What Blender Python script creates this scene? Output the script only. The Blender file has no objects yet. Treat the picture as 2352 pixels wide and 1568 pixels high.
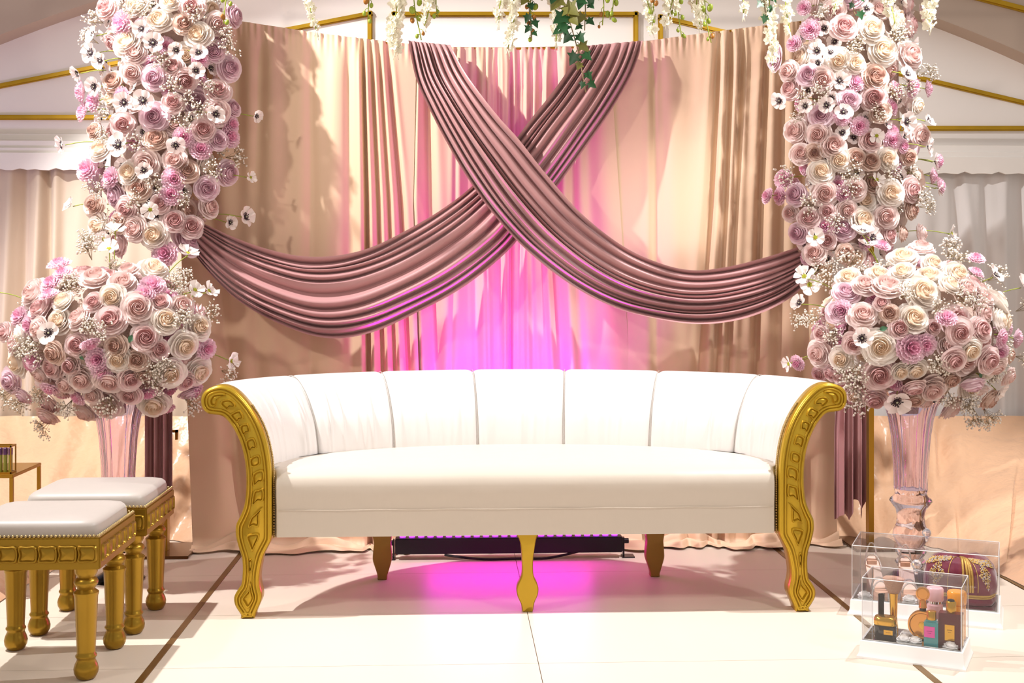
import bpy, bmesh, math, random
from mathutils import Vector, Matrix, Quaternion
R = random.Random(7)
sc = bpy.context.scene
COL = sc.collection

# ------------------------------------------------------------------ camera
FPX, HOR, CAMH = 2850.0, 650.0, 1.12
YAW = math.atan(131 / FPX)
cd = bpy.data.cameras.new('camera'); cam = bpy.data.objects.new('camera', cd); COL.objects.link(cam)
cd.sensor_width = 36; cd.lens = FPX * 36 / 2352; cd.shift_y = -(784 - HOR) / 2352
cam.location = (0, 0, CAMH); cam.rotation_euler = (math.pi / 2, 0, -YAW)
sc.camera = cam

# ------------------------------------------------------------------ world, lamps, exposure
w = bpy.data.worlds.new('world'); sc.world = w; w.use_nodes = True
w.node_tree.nodes['Background'].inputs[0].default_value = (1.0, 0.91, 0.845, 1)
w.node_tree.nodes['Background'].inputs[1].default_value = 0.53
sc.view_settings.view_transform = 'Standard'; sc.view_settings.look = 'None'
sc.view_settings.gamma = 1; sc.view_settings.exposure = 0.0; sc.view_settings.use_curve_mapping = False

def spot(name, loc, target, power, color=(1, 1, 1), angle=100, blend=.4, radius=.04):
    l = bpy.data.lights.new(name, 'SPOT'); l.energy = power; l.color = color
    l.spot_size = math.radians(angle); l.spot_blend = blend; l.shadow_soft_size = radius
    o = bpy.data.objects.new(name, l); COL.objects.link(o); o.location = loc
    o.rotation_euler = (Vector(target) - Vector(loc)).to_track_quat('-Z', 'Y').to_euler()
    return o
spot('stage_spot_a', (-2.1, 4.12, 3.5), (0.05, 4.3, 0), 640, (1, .98, .965), 99, .25, .03)
spot('stage_spot_b', (2.0, 4.15, 3.2), (1.35, 4.15, 0), 380, (1, .985, .98), 86, .45, .04)
spot('front_spot', (-2.7, 2.3, 2.9), (0.2, 5.2, 1.2), 165, (1, .91, .83), 70, .5, .08)
spot('front_spot_b', (2.6, 1.9, 2.9), (0.4, 5.2, 1.0), 120, (1, .93, .86), 70, .5, .12)
spot('wall_wash', (-3.0, 4.4, .4), (-2.2, 6.0, 2.0), 50, (.60, .48, 1), 90, .9, .2)

# ------------------------------------------------------------------ pixel -> place helpers
_s, _c = math.sin(YAW), math.cos(YAW)
def ray(px, py):
    a = (px - 1176) / FPX; b = (HOR - py) / FPX
    return Vector((_s + a * _c, _c - a * _s, b))
def P(px, py, Y):
    d = ray(px, py); t = Y / d.y
    return Vector((d.x * t, Y, CAMH + d.z * t))
def F(px, py, z=0.0):
    d = ray(px, py); t = (z - CAMH) / d.z
    return Vector((d.x * t, d.y * t, z))

# ------------------------------------------------------------------ materials
def srgb(h):
    h = h.lstrip('#'); out = []
    for i in (0, 2, 4):
        c = int(h[i:i+2], 16) / 255
        out.append(c / 12.92 if c <= .04045 else ((c + .055) / 1.055) ** 2.4)
    return tuple(out)
def mat(name, col, rough=.5, metal=0, sheen=0, spec=.5, bump=None, var=None, trans=0, ior=1.45, alpha=1, emit=None, transl=0, coat=0, aniso=None):
    """bump=(scale,strength,stretch xyz) noise bump; var=(scale,amount) colour mottling"""
    m = bpy.data.materials.new(name); m.use_nodes = True
    nt = m.node_tree; b = nt.nodes['Principled BSDF']
    if isinstance(col, str): col = srgb(col)
    b.inputs['Base Color'].default_value = (*col, 1)
    b.inputs['Roughness'].default_value = rough; b.inputs['Metallic'].default_value = metal
    b.inputs['Specular IOR Level'].default_value = spec; b.inputs['IOR'].default_value = ior
    b.inputs['Sheen Weight'].default_value = sheen; b.inputs['Sheen Roughness'].default_value = .4
    b.inputs['Transmission Weight'].default_value = trans; b.inputs['Coat Weight'].default_value = coat
    if emit: b.inputs['Emission Color'].default_value = (*emit[0], 1); b.inputs['Emission Strength'].default_value = emit[1]
    tc = nt.nodes.new('ShaderNodeTexCoord')
    def noise(scale, st=(1, 1, 1), detail=4):
        mp = nt.nodes.new('ShaderNodeMapping'); mp.inputs['Scale'].default_value = st
        nt.links.new(tc.outputs['Object'], mp.inputs['Vector'])
        n = nt.nodes.new('ShaderNodeTexNoise'); n.inputs['Scale'].default_value = scale; n.inputs['Detail'].default_value = detail
        nt.links.new(mp.outputs[0], n.inputs['Vector']); return n
    if bump:
        n = noise(bump[0], bump[2] if len(bump) > 2 else (1, 1, 1))
        bp = nt.nodes.new('ShaderNodeBump'); bp.inputs['Strength'].default_value = bump[1]; bp.inputs['Distance'].default_value = bump[3] if len(bump) > 3 else .004
        nt.links.new(n.outputs['Fac'], bp.inputs['Height']); nt.links.new(bp.outputs[0], b.inputs['Normal'])
    if var:
        n = noise(var[0], var[2] if len(var) > 2 else (1, 1, 1))
        mx = nt.nodes.new('ShaderNodeMix'); mx.data_type = 'RGBA'
        a = var[1]
        mx.inputs[6].default_value = (*[max(0, c * (1 - a)) for c in col], 1); mx.inputs[7].default_value = (*[min(1, c * (1 + a)) for c in col], 1)
        nt.links.new(n.outputs['Fac'], mx.inputs[0]); nt.links.new(mx.outputs[2], b.inputs['Base Color'])
    if transl:
        out = nt.nodes['Material Output']; t = nt.nodes.new('ShaderNodeBsdfTranslucent'); t.inputs[0].default_value = (*col, 1)
        ms = nt.nodes.new('ShaderNodeMixShader'); ms.inputs[0].default_value = transl
        nt.links.new(b.outputs[0], ms.inputs[1]); nt.links.new(t.outputs[0], ms.inputs[2]); nt.links.new(ms.outputs[0], out.inputs[0])
    return m
def clear_mat(name, tint=(1, 1, 1), gloss=.06, rough=.02):
    """thin clear acrylic sheet: lets light through, mirrors at grazing angles"""
    m = bpy.data.materials.new(name); m.use_nodes = True; nt = m.node_tree
    nt.nodes.remove(nt.nodes['Principled BSDF']); out = nt.nodes['Material Output']
    t = nt.nodes.new('ShaderNodeBsdfTransparent'); t.inputs[0].default_value = (*tint, 1)
    g = nt.nodes.new('ShaderNodeBsdfGlossy'); g.inputs['Roughness'].default_value = rough
    lw = nt.nodes.new('ShaderNodeLayerWeight'); lw.inputs[0].default_value = .25
    ml = nt.nodes.new('ShaderNodeMath'); ml.operation = 'MULTIPLY_ADD'; ml.inputs[1].default_value = .35; ml.inputs[2].default_value = gloss
    ms = nt.nodes.new('ShaderNodeMixShader')
    nt.links.new(lw.outputs['Fresnel'], ml.inputs[0]); nt.links.new(ml.outputs[0], ms.inputs[0])
    nt.links.new(t.outputs[0], ms.inputs[1]); nt.links.new(g.outputs[0], ms.inputs[2]); nt.links.new(ms.outputs[0], out.inputs[0])
    return m

M = {}
M['tile'] = mat('cream_floor_panel', '#D9CBBB', .42, spec=.22, var=(3, .05, (1, .3, 1)), bump=(40, .03))
M['joint'] = mat('floor_joint', '#7d6a58', .7)
M['brass'] = mat('brass_strip', '#8a6a3c', .35, .7, var=(12, .2))
M['wall'] = mat('painted_wall', '#F0E9E4', .7, bump=(60, .03))
M['taupe'] = mat('taupe_paint', '#B9A596', .7)
M['goldtrim'] = mat('gold_moulding', '#B8901c', .35, .5, var=(20, .15))
M['pelmet'] = mat('white_pelmet', '#ECE6E0', .55)
M['white_satin'] = mat('pale_satin', '#DDD8D6', .35, sheen=.3, bump=(5, .35, (1, 1, .6), .02))
M['gold_satin'] = mat('champagne_satin', '#CFBBA6', .35, sheen=.3, bump=(5, .35, (1, 1, .6), .02))
M['peach'] = mat('peach_satin', '#D8AE8C', .3, sheen=.2, bump=(5, .8, (1, 1, .8), .05), var=(2.5, .06))
M['curtain'] = mat('beige_crepe', '#D8B798', .55, sheen=.25, bump=(220, .08, (1, 1, .3), .002))
M['mauve'] = mat('mauve_satin', '#B58686', .36, sheen=.25, bump=(200, .05, (1, 1, 1), .002))
M['gold'] = mat('gold_paint', '#BD9a2c', .3, .6, var=(9, .1), bump=(90, .04))
M['oldgold'] = mat('bronze_gold_paint', '#93702c', .45, .4, var=(14, .15))
M['stool_gold'] = mat('satin_gold_paint', '#9c7a26', .3, .75, var=(8, .1), bump=(120, .05))
M['post'] = mat('brushed_gold_post', '#A97a22', .3, .7)
M['plate'] = mat('bronze_plate', '#5e3c1e', .2, .6)
M['velvet'] = mat('ivory_velvet_shaded', '#C6BBAE', .42, sheen=.15, bump=(14, .25, (1, 1, .35), .008))  # seat copy of the sofa velvet, darkened for the shade on its front face
M['velvet_back'] = mat('ivory_velvet_back', '#D9D3CF', .42, sheen=.25, bump=(16, .35, (1, 1, .16), .01))  # same velvet left lighter, since the back catches more light
M['stoolvelvet'] = mat('silver_velvet', '#B0A7A0', .42, sheen=.35, var=(7, .08), bump=(30, .1))
M['seam'] = mat('seam_thread', '#a59f97', .8)
M['nail'] = mat('antique_brass_nail', '#b39a6a', .3, .8)
M['black'] = mat('black_metal', '#0b0a10', .4)
M['blackplastic'] = mat('black_plastic', '#151217', .3)
M['led'] = mat('led_lens', '#7020c0', .2, emit=((.5, .05, 1), 2.6))
M['cable'] = mat('black_cable', '#0d0b0d', .6)
M['vase'] = mat('lilac_clear_acrylic', (.90, .84, .97), .02, trans=1, ior=1.25, spec=.6)
M['acrylic'] = clear_mat('clear_acrylic', (.985, .985, .99), .03)
M['acryl_edge'] = mat('acrylic_edge', '#F2F0F0', .2, transl=.4)
M['white_gloss'] = mat('white_gloss', '#F4F2F1', .25)
M['mirror'] = mat('mirror_plate', '#d8dcdc', .02, 1)
M['crystal'] = mat('crystal', (.95, .95, 1), .02, trans=.9, ior=1.3)
def petal(n, a, t=.34): return mat(n, a, .6, sheen=.2, transl=t)
PET = {'w': (petal('cream_petal', '#FAF3EC'), petal('cream_heart', '#F8E6D2')),
       'b': (petal('blush_petal', '#F6E6E2'), petal('blush_heart', '#EDCFC9')),
       'd': (petal('dusty_pink_petal', '#F5E1DF'), petal('dusty_pink_heart', '#E0B6B4')),
       'm': (petal('mauve_pink_petal', '#F5E0E7'), petal('mauve_pink_heart', '#E3BFCB')),
       'n': (petal('nude_petal', '#EDD8CC'), petal('nude_heart', '#D3AE9F')),
       's': (petal('white_silk_petal', '#FCFAF8'), petal('white_silk_heart', '#FBF7F2')),
       'k': (petal('pink_carnation', '#F9DAE6'), petal('pink_carnation_heart', '#F3B9D2')),
       'a': (petal('anemone_petal', '#F7ECE8'), mat('anemone_dark', '#2a1420', .6), mat('anemone_bud', '#a9a98a', .6)),
       'c': (petal('cosmos_petal', '#F8F0EC'), mat('cosmos_heart', '#b9b428', .6), mat('cosmos_bud', '#8d9a2c', .6))}
M['bud'] = mat('babys_breath_bud', '#EFE6DA', .7, transl=.2)
M['twig'] = mat('brown_twig', '#8d7a5a', .8)
M['stem'] = mat('green_stem', '#8f9a3a', .7)
M['core'] = mat('dried_moss_core', '#b8a094', .9, bump=(30, .6, (1, 1, 1), .02))
M['leaf'] = mat('green_leaf', '#4f7a5c', .5, transl=.15)
M['ivy'] = mat('ivy_leaf', '#1f4a24', .4, var=(30, .35), transl=.1)
M['ivy_bronze'] = mat('bronze_ivy_leaf', '#6d6a2a', .45, var=(30, .35), transl=.1)
M['berry'] = mat('green_berry', '#8a9a2e', .4)
M['berry_red'] = mat('amber_berry', '#96601c', .4)
M['vineblossom'] = petal('ivory_blossom', '#F3EFDD', .3)

# ------------------------------------------------------------------ mesh helpers
class MB:
    def __init__(s): s.v = []; s.f = []; s.m = []
    def add(s, vs, fs, mi=0):
        o = len(s.v); s.v += [Vector(p) for p in vs]
        for f in fs: s.f.append(tuple(i + o for i in f)); s.m.append(mi)
    def grid(s, fn, nu, nv, mi=0, closeu=False):
        vs = [fn(i / nu, j / nv) for i in range(nu + (0 if closeu else 1)) for j in range(nv + 1)]
        n = nu if closeu else nu + 1; fs = []
        for i in range(nu):
            for j in range(nv):
                a = i * (nv + 1) + j; b = ((i + 1) % n) * (nv + 1) + j
                fs.append((a, b, b + 1, a + 1))
        s.add(vs, fs, mi)
    def box(s, lo, hi, mi=0, bev=0):
        x0, y0, z0 = lo; x1, y1, z1 = hi
        if not bev:
            s.add([(x0, y0, z0), (x1, y0, z0), (x1, y1, z0), (x0, y1, z0), (x0, y0, z1), (x1, y0, z1), (x1, y1, z1), (x0, y1, z1)],
                  [(0, 3, 2, 1), (4, 5, 6, 7), (0, 1, 5, 4), (1, 2, 6, 5), (2, 3, 7, 6), (3, 0, 4, 7)], mi)
        else:
            bm = bmesh.new(); bmesh.ops.create_cube(bm, size=1)
            for v in bm.verts: v.co = Vector(((x0 + x1) / 2 + v.co.x * (x1 - x0), (y0 + y1) / 2 + v.co.y * (y1 - y0), (z0 + z1) / 2 + v.co.z * (z1 - z0)))
            bmesh.ops.bevel(bm, geom=bm.edges[:], offset=bev, segments=2, affect='EDGES')
            s.bm(bm, mi)
    def bm(s, bm, mi=0):
        bm.verts.ensure_lookup_table(); bm.verts.index_update()
        s.add([v.co.copy() for v in bm.verts], [tuple(v.index for v in f.verts) for f in bm.faces], mi); bm.free()
    def tube(s, pts, r, n=8, mi=0, closed=False, caps=True):
        pts = [Vector(p) for p in pts]; k = len(pts); rs = r if isinstance(r, (list, tuple)) else [r] * k
        vs = []; ref = None
        for i, p in enumerate(pts):
            a = pts[(i - 1) % k] if (closed or i > 0) else p; b = pts[(i + 1) % k] if (closed or i < k - 1) else p
            t = (b - a).normalized() if (b - a).length > 1e-9 else Vector((0, 0, 1))
            if ref is None: ref = Vector((0, 0, 1)) if abs(t.z) < .9 else Vector((1, 0, 0))
            x = t.cross(ref).normalized(); y = x.cross(t).normalized(); ref = y
            for j in range(n):
                an = 2 * math.pi * j / n; vs.append(p + (x * math.cos(an) + y * math.sin(an)) * rs[i])
        fs = []
        for i in range(k if closed else k - 1):
            for j in range(n):
                a = i * n + j; b = i * n + (j + 1) % n; c = ((i + 1) % k) * n + (j + 1) % n; d = ((i + 1) % k) * n + j
                fs.append((a, b, c, d))
        if caps and not closed: fs += [tuple(range(n - 1, -1, -1)), tuple(range((k - 1) * n, k * n))]
        s.add(vs, fs, mi)
    def lathe(s, prof, n=24, c=(0, 0, 0), mi=0, flute=None, cap=True):
        vs = []; c = Vector(c)
        for (r, z) in prof:
            for j in range(n):
                an = 2 * math.pi * j / n; rr = r * (flute(an, z) if flute else 1)
                vs.append(c + Vector((rr * math.cos(an), rr * math.sin(an), z)))
        k = len(prof); fs = []
        for i in range(k - 1):
            for j in range(n): fs.append((i * n + j, i * n + (j + 1) % n, (i + 1) * n + (j + 1) % n, (i + 1) * n + j))
        if cap: fs += [tuple(range(n - 1, -1, -1)), tuple(range((k - 1) * n, k * n))]
        s.add(vs, fs, mi)
    def ball(s, c, r, mi=0, nu=10, nv=6, sc=(1, 1, 1)):
        c = Vector(c)
        s.grid(lambda u, v: c + Vector((sc[0] * r * math.sin(math.pi * v) * math.cos(2 * math.pi * u), sc[1] * r * math.sin(math.pi * v) * math.sin(2 * math.pi * u), -sc[2] * r * math.cos(math.pi * v))), nu, nv, mi, True)
    def octa(s, c, r, mi=0):
        c = Vector(c); s.add([c + Vector(d) * r for d in ((1, 0, 0), (-1, 0, 0), (0, 1, 0), (0, -1, 0), (0, 0, 1), (0, 0, -1))],
              [(0, 2, 4), (2, 1, 4), (1, 3, 4), (3, 0, 4), (2, 0, 5), (1, 2, 5), (3, 1, 5), (0, 3, 5)], mi)
    def prism(s, loop, d, mi=0, bev=.004):
        """loop: world points of the front outline; d: vector to the back; small bevelled lip at the front and back"""
        loop = [Vector(p) for p in loop]; n = len(loop); d = Vector(d); c = sum(loop, Vector()) / n
        dn = d.normalized(); ins = []
        for i in range(n):
            t = (loop[(i + 1) % n] - loop[i - 1]).normalized(); nn = t.cross(dn); ins.append(nn)
        area = sum(((loop[i] - c).cross(loop[(i + 1) % n] - c)).dot(dn) for i in range(n))
        sg = -1 if area < 0 else 1
        a = [p - nn * bev * sg for p, nn in zip(loop, ins)]; b = [p + dn * bev for p in loop]; e = [p + d - dn * bev for p in loop]; g = [p + d - nn * bev * sg for p, nn in zip(loop, ins)]
        vs = a + b + e + g; fs = [tuple(range(n)), tuple(range(4 * n - 1, 3 * n - 1, -1))]
        for k in range(3):
            for i in range(n): fs.append((k * n + i, (k + 1) * n + i, (k + 1) * n + (i + 1) % n, k * n + (i + 1) % n))
        s.add(vs, fs, mi)
    def raised(s, loop, out, h, mi=0):
        """carved cell: raised rim around a lower pillow"""
        loop = [Vector(p) for p in loop]; n = len(loop); c = sum(loop, Vector()) / n; out = Vector(out).normalized()
        rings = [(1.0, 0), (.9, h), (.78, h), (.68, h * .25), (.45, h * .6)]
        vs = []
        for k, hh in rings: vs += [c + (p - c) * k + out * hh for p in loop]
        vs.append(c + out * h * .65); fs = []
        for k in range(len(rings) - 1):
            for i in range(n): fs.append((k * n + i, k * n + (i + 1) % n, (k + 1) * n + (i + 1) % n, (k + 1) * n + i))
        o = (len(rings) - 1) * n
        for i in range(n): fs.append((o + i, o + (i + 1) % n, len(vs) - 1))
        s.add(vs, fs, mi)
    def mesh(s, name, mats, smooth=True, origin=(0, 0, 0), fix=True, angle=40):
        me = bpy.data.meshes.new(name); og = Vector(origin)
        me.from_pydata([p - og for p in s.v], [], s.f)
        for m in (mats if isinstance(mats, (list, tuple)) else [mats]): me.materials.append(m)
        me.polygons.foreach_set('material_index', s.m)
        if fix:
            bm = bmesh.new(); bm.from_mesh(me); bmesh.ops.recalc_face_normals(bm, faces=bm.faces); bm.to_mesh(me); bm.free()
        if smooth:
            me.polygons.foreach_set('use_smooth', [True] * len(me.polygons))
            if angle: me.set_sharp_from_angle(angle=math.radians(angle))
        me.update(); return me
    def build(s, name, mats, parent=None, origin=None, **k):
        """links ONE object; points are world points, origin is the parent's (or own) base point"""
        if parent is not None: og = wloc(parent)
        elif origin is not None: og = Vector(origin)
        else:
            n = len(s.v); og = Vector((sum(p.x for p in s.v) / n, sum(p.y for p in s.v) / n, min(p.z for p in s.v)))
        o = bpy.data.objects.new(name, s.mesh(name, mats, origin=og, **k)); COL.objects.link(o)
        if parent is None: o.location = og
        else: o.parent = parent
        return o
def wloc(o):
    v = Vector((0, 0, 0))
    while o: v += Vector(o.location); o = o.parent
    return v
def tag(o, label, cat, group=None):
    o['label'] = label; o['category'] = cat
    if group: o['group'] = group
    return o
def thing(name, label, cat, loc, group=None):
    o = bpy.data.objects.new(name, None); COL.objects.link(o); o.location = loc; o.empty_display_size = .05
    return tag(o, label, cat, group)
def struct(o): o['kind'] = 'structure'; return o
def inst(name, me, parent, wpos, quat=None, scale=1):
    o = bpy.data.objects.new(name, me); COL.objects.link(o); o.parent = parent
    o.location = Vector(wpos) - (wloc(parent) if parent else Vector())
    if quat is not None: o.rotation_mode = 'QUATERNION'; o.rotation_quaternion = quat
    o.scale = (scale,) * 3 if not isinstance(scale, (tuple, list)) else scale
    return o
def smoothpoly(pts, n, closed=False):
    """Catmull-Rom through pts, n samples"""
    pts = [Vector(p) for p in pts]; k = len(pts); out = []
    segs = k if closed else k - 1
    for q in range(n):
        t = q / n * segs if closed else q / (n - 1) * segs
        i = min(int(t), segs - 1); u = t - i
        g = (lambda j: pts[j % k]) if closed else (lambda j: pts[max(0, min(k - 1, j))])
        a, b, c, d = g(i - 1), g(i), g(i + 1), g(i + 2)
        out.append(.5 * ((2 * b) + (c - a) * u + (2 * a - 5 * b + 4 * c - d) * u * u + (3 * b - a - 3 * c + d) * u ** 3))
    return out
def lerp_poly(tab, x):
    if x <= tab[0][0]: return tab[0][1]
    for (a, b), (c, d) in zip(tab, tab[1:]):
        if x <= c: return b + (d - b) * (x - a) / (c - a)
    return tab[-1][1]
def gauss(d, w): return math.exp(-(d / w) ** 2)

# ================================================================== the setting
b = MB(); b.box((-4.5, .4, -.06), (5.0, 6.2, -.004))
floor = struct(b.build('floor', M['joint'], origin=(0, 3, 0)))
# brass strips let into the floor, panels between them
STRIPX = [-1.615, -.885, 1.352, 2.085]
for i, x in enumerate(STRIPX):
    b = MB(); wd = .021 if i in (1, 2) else .016
    b.box((x - wd / 2, .5, -.006), (x + wd / 2, 5.9, .0022))
    struct(b.build('trim_%d' % (i + 1), M['brass']))
cols = [-4.4, -2.735, STRIPX[0], STRIPX[1], .246, STRIPX[2], STRIPX[3], 3.2, 4.9]
rows = [.5, .78, 1.355, 1.93, 2.5, 3.075, 3.65, 4.225, 4.8, 5.375, 5.95]
for x0, x1 in zip(cols, cols[1:]):
    for y0, y1 in zip(rows, rows[1:]):
        gl = .011 if x0 in STRIPX else .0012; gr = .011 if x1 in STRIPX else .0012
        b = MB(); b.box((x0 + gl, y0 + .0009, -.004), (x1 - gr, y1 - .0009, 0))
        b.build('floor_panel', M['tile'], floor)

WY = 6.0
b = MB(); b.box((-4.5, WY, 0), (5.0, WY + .1, 4.2)); wall = struct(b.build('wall_back', M['wall']))
# arch: proud spandrel above a wide shallow arch
b = MB(); AY = WY - .14; ctr = P(1172, 2890, AY); RAD = 3030 / (FPX / AY)
arc = [ctr + Vector((math.sin(a) * RAD, 0, math.cos(a) * RAD)) for a in [math.radians(-40 + 80 * i / 80) for i in range(81)]]
vs = []; fs = []
for p in arc: vs += [p, Vector((p.x, AY, 4.2)), p + Vector((0, .14, 0))]
for i in range(80): fs += [(3*i, 3*i+1, 3*i+4, 3*i+3), (3*i, 3*i+3, 3*i+5, 3*i+2)]
b.add(vs, fs); struct(b.build('trim_5', M['taupe'], smooth=False))
def bar(points, wd, dp, closed=False, Y=WY):
    """a moulding of two steps along a line on the wall"""
    b = MB(); pts = points + ([points[0]] if closed else [])
    for a, c in zip(pts, pts[1:]):
        d = (c - a); L = d.length; d.normalize(); n = Vector((d.z, 0, -d.x))
        for k, (hw, dd) in enumerate(((wd / 2, dp * .5), (wd * .3, dp))):
            e = d * (wd / 2)
            q = [a - e + n * hw, c + e + n * hw, c + e - n * hw, a - e - n * hw]
            b.add([Vector((p.x, Y, p.z)) for p in q] + [Vector((p.x, Y - dd, p.z)) for p in q], [(4, 5, 6, 7), (0, 1, 5, 4), (1, 2, 6, 5), (2, 3, 7, 6), (3, 0, 4, 7)])
    return b
tn = 6
for poly in ([(850, 32), (850, 270), (-230, 270), (-230, 243)], [(905, 33), (1460, 33), (1460, 275), (905, 275)], [(1517, 40), (2600, 295), (1517, 295)]):
    struct(bar([P(x, y, WY - .002) for x, y in poly], .024, .02, True, WY).build('trim_%d' % tn, M['goldtrim'], smooth=False)); tn += 1
struct(bar([P(x, y, AY) for x, y in ((2180, -22), (2450, 48))], .03, .02, False, AY).build('trim_%d' % tn, M['goldtrim'], smooth=False)); tn += 1
# pelmet with stepped ridges and a scalloped lower edge
PY = WY - .12
pz = lambda py: P(1176, py, PY).z
b = MB(); prof = [(WY, 305), (WY - .03, 308), (WY - .04, 322), (WY - .07, 326), (WY - .07, 340), (WY - .085, 343), (WY - .085, 352), (WY - .1, 355), (WY - .1, 376)]
x0, x1 = -4.2, 4.8; NS = 270
for (ya, pa), (yb, pb) in zip(prof, prof[1:]):
    b.add([(x0, ya, pz(pa)), (x1, ya, pz(pa)), (x1, yb, pz(pb)), (x0, yb, pz(pb))], [(0, 1, 2, 3)])
vs = []
for i in range(NS + 1):
    x = x0 + (x1 - x0) * i / NS; sc_ = .011 * abs(math.sin(x * 2 * math.pi / .17)) + .004 * abs(math.sin(x * 2 * math.pi / .085))
    vs += [(x, WY - .1, pz(376)), (x, WY - .1, pz(388) - sc_), (x, WY - .088, pz(388) - sc_), (x, WY - .088, pz(376))]
b.add(vs, [(4*i + k, 4*i + 4 + k, 4*i + 5 + k, 4*i + 1 + k) for i in range(NS) for k in range(3)])
struct(b.build('trim_%d' % tn, M['pelmet'], smooth=False)); tn += 1

# ------------------------------------------------------------------ satin curtains on the back wall
def wallcurtain(name, pxa, pxb, folds, material, label, amp=.03):
    b = MB(); Y = WY - .05
    def fn(u, v):
        px = pxa + (pxb - pxa) * u; py = 372 + (985 - 372) * v
        d = 0
        for (xt, xb, wdt, dep) in folds:
            d += dep * gauss(px - (xt + (xb - xt) * v), wdt)
        d += .007 * math.sin(px * .045 + 1.3 * v) + .004 * math.sin(px * .11 + 2 * v)
        q = P(px, py, Y); return Vector((q.x, Y - .0 - 1.7 * d * min(1, .35 + v), q.z))
    b.grid(fn, int(abs(pxb - pxa) / 3), 30)
    tag(b.build(name, material, angle=0), label, 'curtain')
wallcurtain('satin_curtain', -120, 560, [(30, 10, 14, .03), (62, 45, 10, -.03), (95, 78, 14, .05), (112, 105, 9, -.04), (130, 128, 12, .03), (-40, -50, 20, .04)], M['gold_satin'], 'champagne satin curtain hanging on the wall behind the left flower column')
wallcurtain('satin_curtain', 1900, 2480, [(2190, 2240, 14, -.02), (2210, 2265, 14, .02), (2310, 2300, 14, .025), (2260, 2275, 10, -.015), (2345, 2340, 12, -.02), (2400, 2400, 20, .03)], M['white_satin'], 'pale grey satin curtain hanging on the wall behind the right flower column')
def skirt(name, tops, hems, label, seed):
    rr = random.Random(seed); ph = [(rr.uniform(20, 70), rr.uniform(0, 6.28), rr.uniform(-.9, .9), rr.uniform(.012, .026)) for _ in range(8)]
    top = smoothpoly([P(x, 955, 5.88) for x in tops], 120); bot = smoothpoly([F(x, y, .004) for x, y in hems], 120)
    b = MB()
    def fn(u, v):
        i = min(119, int(u * 119 + .5)); a, c = top[i], bot[i]; k = v ** 1.25
        p = Vector((a.x + (c.x - a.x) * k, a.y + (c.y - a.y) * k, a.z + (c.z - a.z) * v))
        d = sum(am * math.sin(u * fr + o + sl * 7 * v) for fr, o, sl, am in ph)
        return p + Vector((0, -1, 0)) * (d * (.25 + .9 * v * (1 - .6 * v)))
    b.grid(fn, 119, 40)
    tag(b.build(name, M['peach'], angle=0), label, 'cloth')
skirt('satin_skirt', [-110, 0, 120, 240, 360, 500, 560], [(-110, 1465), (0, 1381), (88, 1327), (150, 1296), (240, 1268), (380, 1246), (560, 1240)], 'peach satin skirt spreading onto the floor behind the two stools', 3)
skirt('satin_skirt', [1900, 2000, 2090, 2180, 2280, 2370, 2480], [(1900, 1236), (2010, 1240), (2110, 1248), (2200, 1272), (2270, 1305), (2352, 1345), (2480, 1410)], 'peach satin skirt spreading onto the floor behind the clear display boxes', 5)

# ================================================================== backdrop: frame, fabric, swags
CY = 5.26
frame = thing('backdrop_frame', 'tall gold metal frame that carries the beige backdrop fabric', 'frame', (P(1190, 700, CY).x, CY, 0))
TOPP = [(330, 22), (430, 32), (560, 50), (750, 79), (930, 100), (1030, 108), (1180, 109), (1340, 106), (1480, 95), (1640, 73), (1800, 53), (1920, 38)]
FYP = CY + .05
for px in (381, 1998):
    b = MB(); q = P(px, 1000, FYP - .09); b.box((q.x - .011, FYP - .11, .012), (q.x + .011, FYP - .07, 2.5)); b.build('post', M['post'], frame, smooth=False)
    b = MB(); b.box((q.x - .10, FYP - .22, 0), (q.x + .12, FYP + .06, .012), bev=.003); b.build('base_plate', M['plate'], frame)
qa, qb = P(381, 1000, FYP - .09), P(1998, 1000, FYP - .09)
b = MB(); b.tube([(qa.x, FYP - .09, 2.5), (qb.x, FYP - .09, 2.5)], .014, 10); b.build('crossbar', M['post'], frame)
b = MB(); b.tube([P(x, y + 3, CY + .012) for x, y in TOPP], .006, 8); b.build('hanging_wire', M['post'], frame)
b = MB(); b.box((qa.x + .01, FYP - .1, .50), (qa.x + .05, FYP - .085, .51)); b.box((qa.x + .04, FYP - .1, .47), (qa.x + .05, FYP - .085, .51)); b.build('bracket', M['post'], frame, smooth=False)

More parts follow.
